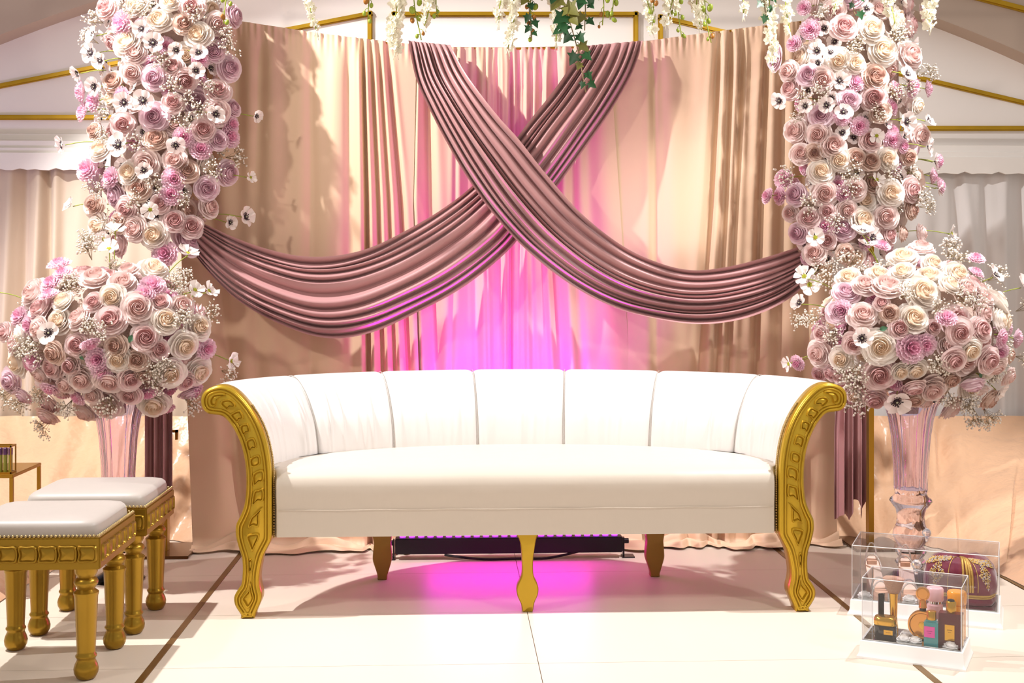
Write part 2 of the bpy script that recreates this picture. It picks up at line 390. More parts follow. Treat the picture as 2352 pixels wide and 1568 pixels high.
# grooves: (x at y=80, x at y=460, x at y=840, width px, depth m)
GR = {'left': [(833, 842, 846, 5, .05), (851, 868, 878, 6, .035), (868, 892, 905, 6, .035), (886, 918, 936, 7, .045), (800, 803, 805, 9, .014), (712, 716, 712, 12, .012), (600, 590, 590, 16, .02), (545, 548, 540, 18, .02), (470, 480, 520, 14, .03), (650, 655, 660, 25, .01), (770, 768, 760, 18, -.01)],
      'mid': [(962, 950, 965, 7, .045), (978, 985, 1000, 8, .03), (1052, 1050, 1040, 7, .012), (1075, 1078, 1080, 8, .014), (1098, 1096, 1100, 5, .016), (1113, 1112, 1120, 5, .014), (1127, 1128, 1132, 4, .014), (1141, 1142, 1146, 4, .014), (1155, 1154, 1158, 4, .014), (1168, 1166, 1168, 4, .014), (1180, 1178, 1176, 5, .03), (1193, 1192, 1190, 4, .014), (1207, 1206, 1208, 5, .016), (1222, 1216, 1226, 5, .014), (1237, 1230, 1244, 5, .014), (1252, 1244, 1262, 5, .014), (1268, 1260, 1282, 6, .014), (1288, 1280, 1302, 7, .016), (1310, 1310, 1330, 8, .02), (1350, 1355, 1370, 12, .015)],
      'right': [(1500, 1505, 1508, 8, .015), (1517, 1522, 1526, 12, .012), (1651, 1632, 1606, 9, .04), (1679, 1665, 1645, 8, .04), (1706, 1690, 1673, 7, .038), (1724, 1712, 1700, 12, .012), (1763, 1748, 1738, 8, .04), (1800, 1798, 1790, 10, .02), (1840, 1845, 1850, 14, .03), (1590, 1585, 1580, 20, .008)]}
_rg = random.Random(31)
GR['mid'] = [(a + j, b_ + j, c + j, w_ * s, d * s) for a, b_, c, w_, d in GR['mid'] for j, s in [(_rg.uniform(-6, 6), _rg.uniform(.55, 1.9))]]
def yint(a, b_, c, py): return a + (b_ - a) * (py - 80) / 380 if py < 460 else b_ + (c - b_) * (py - 460) / 380
def panel(key, pxa, pxb, off, seed, label):
    """pxa/pxb: functions of py giving the side edges"""
    rr = random.Random(seed); ph = [(rr.uniform(.008, .03), rr.uniform(0, 6.3), rr.uniform(.002, .005)) for _ in range(5)]
    b = MB(); NX = 250; NV = 74
    floorpy = 1256
    def fn(u, v):
        if v <= .84: w_ = v / .84; pool = 0
        else: w_ = 1; pool = (v - .84) / .16
        pm = 80 + 1170 * w_
        px = pxa(pm) + (pxb(pm) - pxa(pm)) * u
        top = lerp_poly(TOPP, px); py = top + (floorpy - top) * w_
        q = P(px, py, CY)
        d = sum(a * math.sin(px * f + o + w_ * 1.5) for f, o, a in ph)
        for (xa, xm, xb, wd, dep) in GR[key]:
            xx = yint(xa, xm, xb, py); ww = wd * (.8 + .5 * min(1, (py - top) / 500))
            d -= dep * gauss(px - xx, ww)
            d += dep * .14 * (gauss(px - xx - 2.1 * ww, ww) + gauss(px - xx + 2.1 * ww, ww))
        att = min(1, .25 + (py - top) / 120)
        y = CY - off - d * att
        # gathers right under the wire
        y -= .003 * (math.sin(px * .31) + math.sin(px * .47 + 1)) * max(0, 1 - (py - top) / 40)
        z = max(q.z, .006)
        if pool > 0:
            s = pool
            y -= s * (.10 + .03 * math.sin(px * .021 + seed) + .02 * math.sin(px * .057))
            z = .008 + .042 * abs(math.sin(s * 6.3 + .8 * math.sin(px * .012 + seed))) * (1.15 - s) * (1 + .7 * math.sin(px * .033 + 2 * seed))
            z = max(z, .004)
        return Vector((q.x, y, z))
    b.grid(fn, NX, NV)
    tag(b.build('backdrop_fabric', M['curtain'], angle=0), label, 'drape')
panel('left', lambda y: 395 + (y - 80) * .04, lambda y: yint(957, 949, 962, y), .004, 1, 'beige backdrop fabric panel beside the left flower column, shaded by its blossoms')
panel('mid', lambda y: yint(953, 945, 958, y), lambda y: yint(1398, 1424, 1447, y), 0, 2, 'beige gathered backdrop fabric panel behind the crossing swags, lit magenta')
panel('right', lambda y: yint(1394, 1420, 1443, y), lambda y: 1900 + (y - 80) * .02, .004, 3, 'beige backdrop fabric panel with long folds beside the right flower column')

def swag(pairs, Y0, seed, npl, label, tail):
    rr = random.Random(seed); NU = 130
    U = smoothpoly([P(a[0], a[1], yy) for (a, c), yy in zip(pairs, Y0)], NU + 1)
    L = smoothpoly([P(c[0], c[1], yy) for (a, c), yy in zip(pairs, Y0)], NU + 1)
    wid = [rr.choice((.55, .8, 1.1, 1.6)) for _ in range(npl)]; tot = sum(wid); bnd = [0]
    for x in wid: bnd.append(bnd[-1] + x / tot)
    wob = [(rr.uniform(1, 3.5), rr.uniform(0, 6.3), rr.uniform(.1, .3) / npl) for _ in range(npl + 1)]
    ampk = [rr.uniform(.7, 1.25) for _ in range(npl)]
    sub = 12; b = MB(); NV = npl * sub
    def fn(u, v):
        i = int(round(u * NU)); A, B = U[i], L[i]; W = (B - A).length
        k = min(npl - 1, int(v * npl + 1e-9)); t = v * npl - k
        def bd(j): return bnd[j] + (0 if j in (0, npl) else wob[j][2] * math.sin(u * wob[j][0] * 3 + wob[j][1]))
        lo, hi = bd(k), bd(k + 1)
        ts = t + .10 * math.sin(2 * math.pi * t)
        wv = .5 * t / .6 if t < .6 else .5 + .5 * (t - .6) / .4      # long shaded fall, short lit rise
        q = A.lerp(B, lo + (hi - lo) * ts)
        pw = (hi - lo) * W
        amp = min(.05, 1.05 * pw + .008) * ampk[k]
        edge = min(1, u / .05 + .35) * 1
        o = amp * (.5 + .5 * math.cos(2 * math.pi * wv)) * edge + .035 * math.sin(math.pi * v) * math.sin(math.pi * min(1, u * 1.1))
        return q + Vector((0, -o, 0))
    b.grid(fn, NU, NV)
    root = thing('swag', label, 'drape', (sum(p.x for p in L) / len(L), CY - .1, min(p.z for p in L)))
    b.build('draped_folds', M['mauve'], root, angle=0)
    # gathered tail hanging behind the post
    xa, xb, ytop, ybot, sd = tail; b = MB()
    def ft(u, v):
        px = xa + (xb - xa) * u; pleat = math.sin(u * 22 + sd) + .5 * math.sin(u * 41 + 1)
        edge = ybot - 70 * abs(math.sin(u * 7 + sd)) * u
        py = ytop + (edge - ytop) * v; nar = .35 + .65 * min(1, v * 1.6)
        px = (xa + xb) / 2 + (px - (xa + xb) / 2) * nar
        q = P(px, py, CY - .12); return q + Vector((0, .022 * pleat * nar, 0))
    b.grid(ft, 60, 40); b.build('tail', M['mauve'], root, angle=0)
S1 = [((1034, 104), (938, 94)), ((1062, 160), (955, 180)), ((1100, 215), (985, 250)), ((1145, 272), (1022, 322)), ((1190, 322), (1070, 405)), ((1250, 398), (1130, 490)), ((1330, 488), (1205, 572)), ((1420, 560), (1300, 648)), ((1500, 600), (1400, 702)), ((1580, 620), (1510, 732)), ((1660, 614), (1610, 743)), ((1750, 592), (1710, 728)), ((1820, 570), (1800, 688)), ((1880, 550), (1880, 622))]
S2 = [((1345, 106), (1476, 94)), ((1310, 155), (1450, 170)), ((1265, 218), (1405, 250)), ((1215, 280), (1350, 330)), ((1165, 345), (1285, 420)), ((1085, 428), (1225, 497)), ((1010, 485), (1170, 572)), ((930, 532), (1070, 655)), ((850, 570), (960, 716)), ((770, 588), (850, 764)), ((690, 588), (750, 775)), ((610, 570), (650, 745)), ((540, 545), (550, 690)), ((480, 518), (470, 612)), ((440, 500), (420, 540))]
swag(S1, [5.22, 5.18, 5.13, 5.1, 5.085, 5.085, 5.09, 5.1, 5.1, 5.1, 5.1, 5.1, 5.09, 5.08], 11, 9, 'mauve satin swag draped from top left over the crossing to the right column', (1918, 1988, 640, 1195, 0))
swag(S2, [5.22, 5.21, 5.2, 5.19, 5.185, 5.17, 5.15, 5.13, 5.12, 5.11, 5.1, 5.1, 5.1, 5.09, 5.08], 23, 9, 'mauve satin swag draped from top right under the crossing to the left column', (330, 400, 560, 1190, 2))

# ------------------------------------------------------------------ led bar that washes the backdrop
ly = 5.06; a = F(905, 1268); lx0 = P(908, 1255, ly).x; lx1 = P(1428, 1255, ly).x
led = thing('led_bar', 'black led light bar glowing purple on the floor behind the sofa', 'light', ((lx0 + lx1) / 2, ly, 0))
zb0, zb1 = .024, .088
b = MB(); b.box((lx0, ly - .035, zb0), (lx1, ly + .035, zb1), bev=.004); b.build('housing', M['black'], led)
for k in range(24):
    x = lx0 + .03 + (lx1 - lx0 - .06) * k / 23; b = MB()
    b.lathe([(.0125, zb1), (.0125, zb1 + .004), (.009, zb1 + .009), (.003, zb1 + .011)], 12, (x, ly, 0)); b.build('led_lens', M['led'], led)
for x, s in ((lx0, -1), (lx1, 1)):
    b = MB(); b.box((min(x + s * .003, x + s * .010), ly - .012, .004), (max(x + s * .003, x + s * .010), ly + .012, .08)); b.box((min(x, x + s * .05), ly - .03, 0), (max(x, x + s * .05), ly + .03, .005)); b.build('bracket', M['blackplastic'], led, smooth=False)
    b = MB(); b.tube([(x + s * .008, ly, .065), (x + s * .028, ly, .065)], .011, 10); b.build('knob', M['blackplastic'], led)
b = MB(); b.tube(smoothpoly([(lx0 + .2, ly - .03, .02), (lx0 + .35, ly - .05, .006), (lx0 + .5, ly - .045, .006), (lx0 + .62, ly - .04, .006), (lx0 + .75, ly - .03, .03)], 24), .005, 6); b.build('cable', M['cable'], led)
for k in range(6):
    x = lx0 + .2 + (lx1 - lx0 - .4) * k / 5
    l = bpy.data.lights.new('led_beam', 'SPOT'); l.energy = 70; l.color = ((1, .0, .85), (.62, .02, 1))[k % 2]
    l.spot_size = math.radians(50); l.spot_blend = 1; l.shadow_soft_size = .02
    o = bpy.data.objects.new('led_beam', l); COL.objects.link(o); o.parent = led
    o.location = Vector((x, ly, zb1 + .02)) - wloc(led)
    o.rotation_euler = Vector(((k - 2.5) * .05, .2, 1)).to_track_quat('-Z', 'Y').to_euler()

# the open spill in front of the lenses: one long soft strip
l = bpy.data.lights.new('led_spill', 'AREA'); l.shape = 'RECTANGLE'; l.size = (lx1 - lx0) * .72; l.size_y = .03; l.energy = 2.8; l.color = (1, .0, .85)
o = bpy.data.objects.new('led_spill', l); COL.objects.link(o); o.parent = led
o.location = Vector(((lx0 + lx1) / 2, ly - .02, zb1 + .035)) - wloc(led); o.rotation_euler = Vector((0, -1, .25)).to_track_quat('-Z', 'Y').to_euler()

# ================================================================== sofa
SY = 4.20; SCX = P(1212, 1400, SY).x; SSC = FPX / SY / _c
def sv(cx, cy):                       # carved arm drawing -> (outward distance from the sofa's middle, height)
    px = 440 + cx * .3892; py = 820 + cy * .389
    return ((1211 - px) / 679.0, (1411 - py) / 679.0)
ARM = [(190, 160), (130, 172), (90, 200), (75, 243), (83, 292), (112, 322), (150, 330), (190, 336), (222, 358), (262, 412), (296, 482), (320, 562), (333, 652), (335, 760), (325, 858), (300, 925), (278, 972), (275, 1030), (290, 1100), (310, 1165), (315, 1235), (308, 1318), (288, 1350), (267, 1390), (268, 1432), (285, 1468), (306, 1500), (307, 1521), (345, 1521), (380, 1521), (386, 1498), (403, 1458), (421, 1412), (421, 1372), (412, 1338), (408, 1288), (415, 1230), (431, 1160), (456, 1108), (476, 1068), (480, 1030), (480, 900), (480, 760), (477, 650), (464, 545), (439, 445), (404, 362), (355, 282), (300, 217), (250, 178)]
CELLS = [[(128, 278), (124, 245), (148, 212), (190, 205), (222, 208), (180, 228), (162, 255), (152, 286)],
         [(185, 268), (198, 244), (245, 240), (272, 262), (276, 285), (240, 284), (224, 304)],
         [(243, 332), (262, 316), (302, 303), (326, 350), (300, 358), (281, 378)],
         [(299, 396), (346, 380), (361, 428), (338, 432), (318, 452)],
         [(334, 482), (381, 463), (401, 522), (374, 526), (351, 547)],
         [(359, 586), (412, 564), (417, 622), (367, 637)],
         [(375, 672), (436, 649), (440, 716), (405, 724), (378, 747)],
         [(381, 778), (408, 765), (438, 760), (438, 832), (400, 836), (367, 864)],
         [(345, 992), (362, 935), (392, 905), (434, 866), (413, 905), (410, 985), (372, 980)],
         [(337, 1036), (372, 1020), (411, 1020), (411, 1050), (392, 1090), (372, 1130), (352, 1085)],
         [(361, 1255), (350, 1190), (361, 1165), (372, 1190)],
         [(361, 1298), (356, 1345), (310, 1400), (322, 1430), (345, 1462), (372, 1432), (384, 1398), (374, 1350)]]
sofa = thing('sofa', 'ivory velvet sofa with curved rolled back and carved gold arms', 'sofa', (SCX, SY + .3, 0))
outline = [sv(*p) for p in ARM]
ol = smoothpoly([(s, 0, z) for s, z in outline], 170, True)
ol = [Vector((p.x, 0, max(p.z, 0))) for p in ol]
def offs(loop, d):
    n = len(loop); res = []
    for i in range(n):
        t = (loop[(i + 2) % n] - loop[i - 2]).normalized(); nn = Vector((-t.z, 0, t.x)); res.append(loop[i] + nn * d)
    return res
test = offs(ol, .01); ctrs = sum(ol, Vector()) / len(ol)
area = lambda L: abs(sum(L[i].x * L[(i + 1) % len(L)].z - L[(i + 1) % len(L)].x * L[i].z for i in range(len(L))) / 2)
sgn = 1 if area(test) < area(ol) else -1
ATH = .075; AF = SY - .02
for side in (-1, 1):
    W = lambda p, dy=0: Vector((SCX + side * p.x, AF + dy, p.z))
    b = MB(); b.prism([W(p) for p in ol], (0, ATH, 0), bev=.005)
    armo = b.build('carved_arm', M['gold'], sofa, angle=50)
    for k, d in enumerate((.0085, .0185)):
        L = offs(ol, sgn * d); b = MB(); b.tube([W(p, -.0005) for p in L], .0043, 6, closed=True); b.build('carved_border', M['gold'], armo, angle=0)
    for c in CELLS:
        pts = [sv(*q) for q in c]; lp = smoothpoly([(s, 0, z) for s, z in pts], len(pts) * 3, True)
        b = MB(); b.raised([W(p) for p in lp], (0, -1, 0), .0092); b.build('carved_panel', M['gold'], armo, angle=35)
    # nail heads along the inner edge
    b = MB(); edge = smoothpoly([Vector((s, 0, z)) for s, z in [sv(*q) for q in [(484, 1055), (484, 900), (484, 760), (481, 650), (468, 545), (443, 445), (408, 362), (358, 280)]]], 74)
    for p in edge: b.ball((SCX + side * (p.x - .003), AF + .032, p.z), .0042, 0, 8, 4)
    o = b.build('nailhead_trim', M['nail'], sofa, angle=0); o['kind'] = 'stuff'

# rolled back: profile (outward n, height z) swept along a half ellipse
PROF = [(.0, .40), (.002, .50), (.010, .56), (.024, .617), (.045, .663), (.073, .709), (.105, .746), (.135, .77), (.168, .779), (.2, .772), (.226, .75), (.235, .728), (.228, .702), (.195, .686), (.155, .672), (.108, .63), (.084, .55), (.07, .45), (.06, .34), (.055, .265)]
PR = smoothpoly([(n, 0, z) for n, z in PROF], 46)
EA, EB = .862, .495; EY = SY + .045
def plan(th, n):
    x = EA * math.cos(th); y = EB * math.sin(th); nx = math.cos(th) / EA; ny = math.sin(th) / EB; l = math.hypot(nx, ny)
    return Vector((SCX - x - n * nx / l, EY + y + n * ny / l, 0))
def th_of_px(px):            # angle where the foot of the back passes under this pixel column
    best = None
    for i in range(2001):
        th = math.pi * i / 2000; p = plan(th, 0); d = abs((ray(px, 1040).x / ray(px, 1040).y) - p.x / p.y)
        if best is None or d < best[0]: best = (d, th)
    return best[1]
seams = [0.0] + [th_of_px(x) for x in (735, 906, 1098, 1294, 1491, 1682)] + [math.pi]
for i in range(7):
    t0, t1 = seams[i], seams[i + 1]; b = MB(); rr = random.Random(i + 40)
    wr = [(rr.uniform(.1, .9), rr.uniform(-.25, .25), rr.uniform(.012, .03), rr.uniform(.003, .0085)) for _ in range(8)]
    def fn(u, v):
        p = PR[min(45, int(round(v * 45)))]; e = min(u, 1 - u)
        puff = -.010 * math.exp(-(e / .028) ** 1.3) if (0 < i or u > .5) and (i < 6 or u < .5) else 0
        crease = 0
        if .03 < v < .4:
            for (u0, sl, wd, am) in wr: crease += am * gauss(u - u0 - sl * v, wd) * math.sin(math.pi * (v - .03) / .37)
        th = t0 + (t1 - t0) * u
        # push along the profile normal
        j = min(45, int(round(v * 45))); a_, c_ = PR[max(0, j - 1)], PR[min(45, j + 1)]
        tx, tz = c_.x - a_.x, c_.z - a_.z; l = math.hypot(tx, tz) or 1; nx, nz = -tz / l, tx / l
        q = plan(th, p.x + nx * (puff + crease)); q.z = p.z + nz * (puff + crease); return q
    b.grid(fn, 60, 45); b.build('back_panel', M['velvet_back'], sofa, angle=0)
for t in seams[1:-1]:
    b = MB(); pts = []
    for j in range(2, 30):
        p = PR[j]; q = plan(t, p.x + .005); q.z = p.z - .002; pts.append(q)
    b.tube(pts, .0016, 5); b.build('seam', M['seam'], sofa, angle=0)
# seat: half-ellipse plan, straight front, rounded upper edge
b = MB(); SE = .852
def ring(ins, z, wav=0):
    pts = []
    for k in range(61):
        th = math.pi * k / 60; x = (EA + .004) * math.cos(th); y = (EB + .004) * math.sin(th)
        pts.append(Vector((SCX - x, EY + .01 + y, z)))
    xa = EA + .004
    for k in range(1, 80):
        u = k / 80; x = SCX + xa - 2 * xa * u
        pts.append(Vector((x, SY + ins + wav * (math.sin(u * 55) * .5 + math.sin(u * 23 + 1)), z)))
    return pts
RG = [(.0, .266, 0), (0, .30, 0), (0, .36, .0006), (-.004, .40, .001), (-.006, .435, .0015), (-.002, .458, .0015), (.012, .475, .001), (.035, .486, 0), (.08, .493, 0), (.16, .499, 0), (.26, .503, 0), (.36, .504, 0)]
rings = [ring(a, z, w_) for a, z, w_ in RG]; n = len(rings[0]); vs = sum(rings, []); fs = [tuple(range(n - 1, -1, -1))]
for k in range(len(rings) - 1):
    for i in range(n): fs.append((k * n + i, k * n + (i + 1) % n, (k + 1) * n + (i + 1) % n, (k + 1) * n + i))
fs.append(tuple(range((len(rings) - 1) * n, len(rings) * n)))
b.add(vs, fs); b.build('seat', M['velvet'], sofa, angle=60)
b = MB(); b.tube([(SCX - .84 + 1.68 * k / 40, SY - .0045, .357 + .001 * math.sin(k)) for k in range(41)], .0009, 5); b.build('seam', M['velvet'], sofa, angle=0)
def flatleg(pts, sxy, Y, name, material, thick=.045):
    lp = smoothpoly([(p[0], 0, p[1]) for p in pts], len(pts) * 3, True)
    b = MB(); b.prism([Vector((sxy + p.x, Y, max(0, p.z))) for p in lp], (0, thick, 0), bev=.003); return b.build(name, material, sofa, angle=45)
def lg(cx, cy): return ((cx - 1186) * .3146 / 679, (697 - cy) * .3146 / 679)
flatleg([lg(*p) for p in [(1112, 120), (1118, 150), (1136, 210), (1145, 330), (1143, 430), (1112, 500), (1105, 545), (1115, 590), (1140, 645), (1150, 697), (1186, 697), (1222, 697), (1236, 630), (1258, 580), (1266, 530), (1256, 490), (1230, 430), (1226, 330), (1240, 210), (1252, 150), (1255, 120)]], P(1212, 1390, SY + .02).x, SY + .02, 'leg', M['gold'])
for px in (878, 1505):
    def lr(cx, cy): return ((cx - 124) * .3146 / 604, (465 - cy) * .3146 / 604)
    flatleg([lr(*p) for p in [(64, 130), (64, 200), (56, 280), (57, 330), (80, 400), (90, 440), (92, 465), (124, 465), (155, 465), (158, 440), (170, 400), (190, 330), (190, 280), (185, 200), (185, 130)]], P(px, 1310, 4.70).x, 4.70, 'leg', M['oldgold'])

# ================================================================== stools
def cellmesh():
    w_, h = .026, .023; pts = []
    lp = smoothpoly([(-w_, 0, -h), (0, 0, -h - .001), (w_, 0, -h), (w_ + .005, 0, 0), (w_, 0, h), (0, 0, h + .001), (-w_, 0, h), (-w_ + .003, 0, 0)], 32, True)
    b = MB(); b.raised(lp, (0, -1, 0), .006); return b.mesh('carved_panel', M['stool_gold'], angle=35)
CELL = cellmesh()
LEGP = [(.018, 0), (.026, .004), (.033, .018), (.0345, .03), (.031, .043), (.0255, .055), (.0265, .06), (.0295, .064), (.0295, .068), (.026, .072), (.0255, .08), (.0325, .235), (.0345, .24), (.035, .246), (.030, .25), (.024, .255), (.027, .262), (.033, .27), (.034, .276), (.030, .283), (.024, .288), (.028, .296), (.032, .303), (.032, .325)]
b = MB(); b.lathe(LEGP, 24); LEGM = b.mesh('leg', M['stool_gold'], angle=45)
def stool(cx, cy, label):
    t = thing('footstool', label, 'stool', (cx, cy, 0), 'gold footstools')
    hx, hy = .201, .192
    b = MB(); b.box((cx - hx, cy - hy, .318), (cx + hx, cy + hy, .408), bev=.004); ap = b.build('apron', M['stool_gold'], t)
    for k in range(7):
        x = cx + (k - 3) * .0545
        inst('carved_panel', CELL, ap, (x, cy - hy, .362)); inst('carved_panel', CELL, ap, (x, cy + hy, .362), Quaternion((0, 0, 1), math.pi))
    for k in range(6):
        y = cy + (k - 2.5) * .060
        inst('carved_panel', CELL, ap, (cx + hx, y, .362), Quaternion((0, 0, 1), math.pi / 2)); inst('carved_panel', CELL, ap, (cx - hx, y, .362), Quaternion((0, 0, 1), -math.pi / 2))
    for sx in (-1, 1):
        for sy in (-1, 1): inst('leg', LEGM, t, (cx + sx * .149, cy + sy * .147, 0))
    b = MB()
    def cush(u, v):          # superelliptic pillow
        an = 2 * math.pi * u; r = math.sin(v * math.pi / 2) if v < 1 else 1
        e = .22; ca, sa = math.cos(an), math.sin(an)
        x = math.copysign(abs(ca) ** e, ca); y = math.copysign(abs(sa) ** e, sa)
        prof = [(1.0, .405), (1.0, .415), (.995, .428), (.975, .441), (.93, .449), (.85, .453), (.6, .457), (.3, .459), (.001, .4595)]
        k = v * (len(prof) - 1); i = min(len(prof) - 2, int(k)); f = k - i
        rr = prof[i][0] + (prof[i + 1][0] - prof[i][0]) * f; z = prof[i][1] + (prof[i + 1][1] - prof[i][1]) * f
        return Vector((cx + (hx - .011) * x * rr, cy + (hy - .011) * y * rr, z))
    b.grid(cush, 96, 16, 0, True); b.build('cushion', M['stoolvelvet'], t, angle=0)
    b = MB()
    for k in range(34):
        for s in (-1, 1):
            u = -1 + 2 * k / 33
            b.ball((cx + u * (hx - .007), cy + s * (hy - .006), .411), .005, 0, 7, 4); b.ball((cx + s * (hx - .006), cy + u * (hy - .007), .411), .005, 0, 7, 4)
    o = b.build('nailhead_trim', M['nail'], t, angle=0); o['kind'] = 'stuff'
stool(-1.193, 3.715, 'gold carved footstool with silver velvet cushion, nearest the camera')
stool(-1.176, 4.170, 'gold carved footstool with silver velvet cushion, behind the nearer stool')

# ================================================================== vases
def vase(name, cx, cy, label):
    fl = lambda an, z: 1 + (.13 * abs(math.cos(an * 6)) - .06) if z > .335 else 1
    out = [(.095, 0), (.098, .006), (.09, .014), (.06, .03), (.045, .042), (.04, .05), (.052, .06), (.058, .07), (.05, .08), (.043, .088), (.052, .1), (.058, .11), (.05, .122), (.044, .13), (.058, .15), (.066, .172), (.064, .19), (.052, .215), (.05, .245), (.056, .27), (.073, .292), (.078, .3), (.075, .308), (.062, .318), (.058, .33), (.058, .345), (.059, .40), (.062, .46), (.068, .54), (.078, .61), (.092, .66), (.115, .70)]
    inn = [(r - .006, z) for r, z in reversed(out) if z > .34]
    b = MB(); b.lathe(out + inn, 120, (cx, cy, 0), flute=fl)
    tag(b.build(name, M['vase'], angle=60), label, 'vase')
VL = P(272, 1000, 4.75); VR = F(2092, 1332)
vase('flower_vase', VL.x, 4.75, 'tall fluted clear vase behind the stools, under the left flower ball')
vase('flower_vase', VR.x, VR.y, 'tall fluted clear vase behind the display boxes, under the right flower ball')

# ================================================================== flowers
def rosemesh(key, seed, openness=1.0):
    rr = random.Random(seed); b = MB()
    # petals in a layer, base radius, rim radius, base height, rim height, overlap, lip (+ out, - in), colour
    layers = [(5, .2, 1.0, -.5, -.10, 1.36, .16, 0), (5, .2, .90, -.45, .09, 1.36, .14, 0), (5, .2, .77, -.38, .24, 1.34, .10, 0), (5, .2, .63, -.3, .35, 1.36, .05, 0), (4, .2, .50, -.2, .42, 1.4, -.02, 1), (4, .17, .38, -.1, .46, 1.4, -.05, 1), (3, .13, .27, 0, .48, 1.45, -.05, 1), (3, .08, .17, .1, .49, 1.45, -.04, 1), (2, .03, .08, .2, .49, 1.5, -.02, 1)]
    for li, (n, r0, r1, z0, z1, wdt, lip, mi) in enumerate(layers):
        r1 = r1 * (openness if li < 3 else 1)
        for k in range(n):
            ph = 2 * math.pi * (k + .37 * li + rr.uniform(-.12, .12)) / n; al = math.pi / n * wdt; rj = rr.uniform(.92, 1.07); zj = rr.uniform(-.05, .05); tw = rr.uniform(-.05, .05); o = rr.uniform(0, 6)
            def fn(u, v, ph=ph, al=al, rj=rj, zj=zj, tw=tw, o=o):
                s = 2 * u - 1; t = v * (1 - .2 * abs(s) ** 2.2)
                an = ph + s * al * (.6 + .4 * math.sin(min(1, t * 1.3) * math.pi / 2))
                r = r0 + (r1 * rj - r0) * math.sin(min(1, t * 1.15) * math.pi / 2) ** .8
                z = z0 + (z1 - z0 + zj) * t ** 1.1 + tw * s
                if t > .7: q = (t - .7) / .3; r += lip * q * q; z -= max(0, lip) * .9 * q * q
                r += (.065 if li < 6 else .03) * s + .03 * math.sin(s * 4 + o) * t * (li < 4)
                return Vector((r * math.cos(an), r * math.sin(an), z))
            b.grid(fn, 6, 6, mi)
    return b.mesh('rose', PET[key][:2], fix=False, angle=0)
def carnmesh(seed):
    rr = random.Random(seed); b = MB()
    for li, (n, r1, z1, mi) in enumerate(((7, 1.0, .0, 0), (7, .82, .18, 0), (6, .62, .33, 0), (5, .4, .42, 1), (4, .2, .46, 1))):
        for k in range(n):
            ph = 2 * math.pi * (k + rr.random() * .5 + li * .4) / n; al = math.pi / n * 1.5; o = rr.uniform(0, 6)
            def fn(u, v, ph=ph, al=al, o=o):
                s = 2 * u - 1; an = ph + s * al * (.3 + .7 * v); r = .05 + (r1 - .05) * v * (1 + .07 * math.sin(s * 14 + o))
                z = -.35 + (z1 + .35) * v ** 1.2 + .1 * v * math.sin(s * 9 + o)
                return Vector((r * math.cos(an), r * math.sin(an), z))
            b.grid(fn, 9, 4, mi)
    return b.mesh('carnation', PET['k'][:2], fix=False, angle=0)
def flatflower(key, seed, n, name):
    rr = random.Random(seed); b = MB()
    for k in range(n):
        ph = 2 * math.pi * (k + rr.uniform(-.12, .12)) / n; al = math.pi / n * (1.12 if key == 'a' else .95); up = rr.uniform(.05, .6); ln = rr.uniform(.88, 1.05); tw = rr.uniform(-.12, .12)
        def fn(u, v, ph=ph, al=al, up=up, ln=ln, tw=tw):
            s = 2 * u - 1; wd_ = al * math.sin(min(1, .12 + v * .95) * math.pi * .7) * 1.15
            r = ln * (.1 + .9 * v * (1 - .13 * s * s - (.06 * (1 - abs(s)) if key == 'c' else 0)))
            an = ph + s * wd_; z = up * v ** 1.3 + .12 * s * s * v + tw * s * v + (.02 if k % 2 else 0)
            return Vector((r * math.cos(an), r * math.sin(an), z))
        b.grid(fn, 6, 5, 0)
    if key == 'a':
        for j in range(26):
            a = 2 * math.pi * j / 26 + rr.uniform(-.1, .1); r = rr.uniform(.28, .44); q = Vector((r * math.cos(a), r * math.sin(a), .14 + rr.uniform(0, .08)))
            b.tube([(0.05 * math.cos(a), .05 * math.sin(a), .06), q], .018, 4, 1, caps=False); b.octa(q, .055, 1)
        b.ball((0, 0, .09), .25, 1, 10, 5, (1, 1, .4)); b.ball((0, 0, .14), .1, 2, 8, 5)
    else:
        for j in range(30):
            a = j * 2.4; r = .022 * math.sqrt(j) * 1.7; b.octa((r * math.cos(a), r * math.sin(a), .12 - r * .2), .05, 1 if j % 3 else 2)
        b.tube([(0, 0, 0), (0, 0, -.35)], .06, 5, 2)
    return b.mesh(name, PET[key], fix=False, angle=0)
def gypmesh(seed):
    rr = random.Random(seed); b = MB(); base = Vector((0, 0, -.7))
    for br in range(7):
        a = 2 * math.pi * br / 7 + rr.uniform(-.3, .3); sp = rr.uniform(.25, .8); mid = Vector((math.cos(a) * sp * .45, math.sin(a) * sp * .45, rr.uniform(-.1, .15)))
        b.tube([base, mid], .012, 3, 1, caps=False)
        for k in range(8):
            d = Vector((rr.gauss(0, 1), rr.gauss(0, 1), rr.gauss(.5, .7))).normalized() * rr.uniform(.25, .5)
            e = mid + Vector((math.cos(a), math.sin(a), .4)) * sp * .35 + d
            b.tube([mid, e], .009, 3, 1, caps=False); r = rr.uniform(.045, .075); b.ball(e, r, 0, 6, 4)
    return b.mesh('babys_breath', [M['bud'], M['twig']], fix=False, angle=0)
def leafmesh():
    b = MB()
    def fn(u, v):
        s = 2 * u - 1; w_ = .34 * math.sin(math.pi * min(.999, v ** .8)) ; return Vector((s * w_, v * 1.1, .12 * s * s + .15 * math.sin(v * 2.6)))
    b.grid(fn, 6, 8); b.tube([(0, -.35, 0), (0, 0, 0)], .025, 4); return b.mesh('leaf', M['leaf'], fix=False, angle=0)
ROSE = {k: [rosemesh(k, 100 + 7 * i + ord(k), op) for i, op in enumerate((1.0, .9, 1.05))] for k in 'wbdmn'}
CARN = [carnmesh(3), carnmesh(4)]
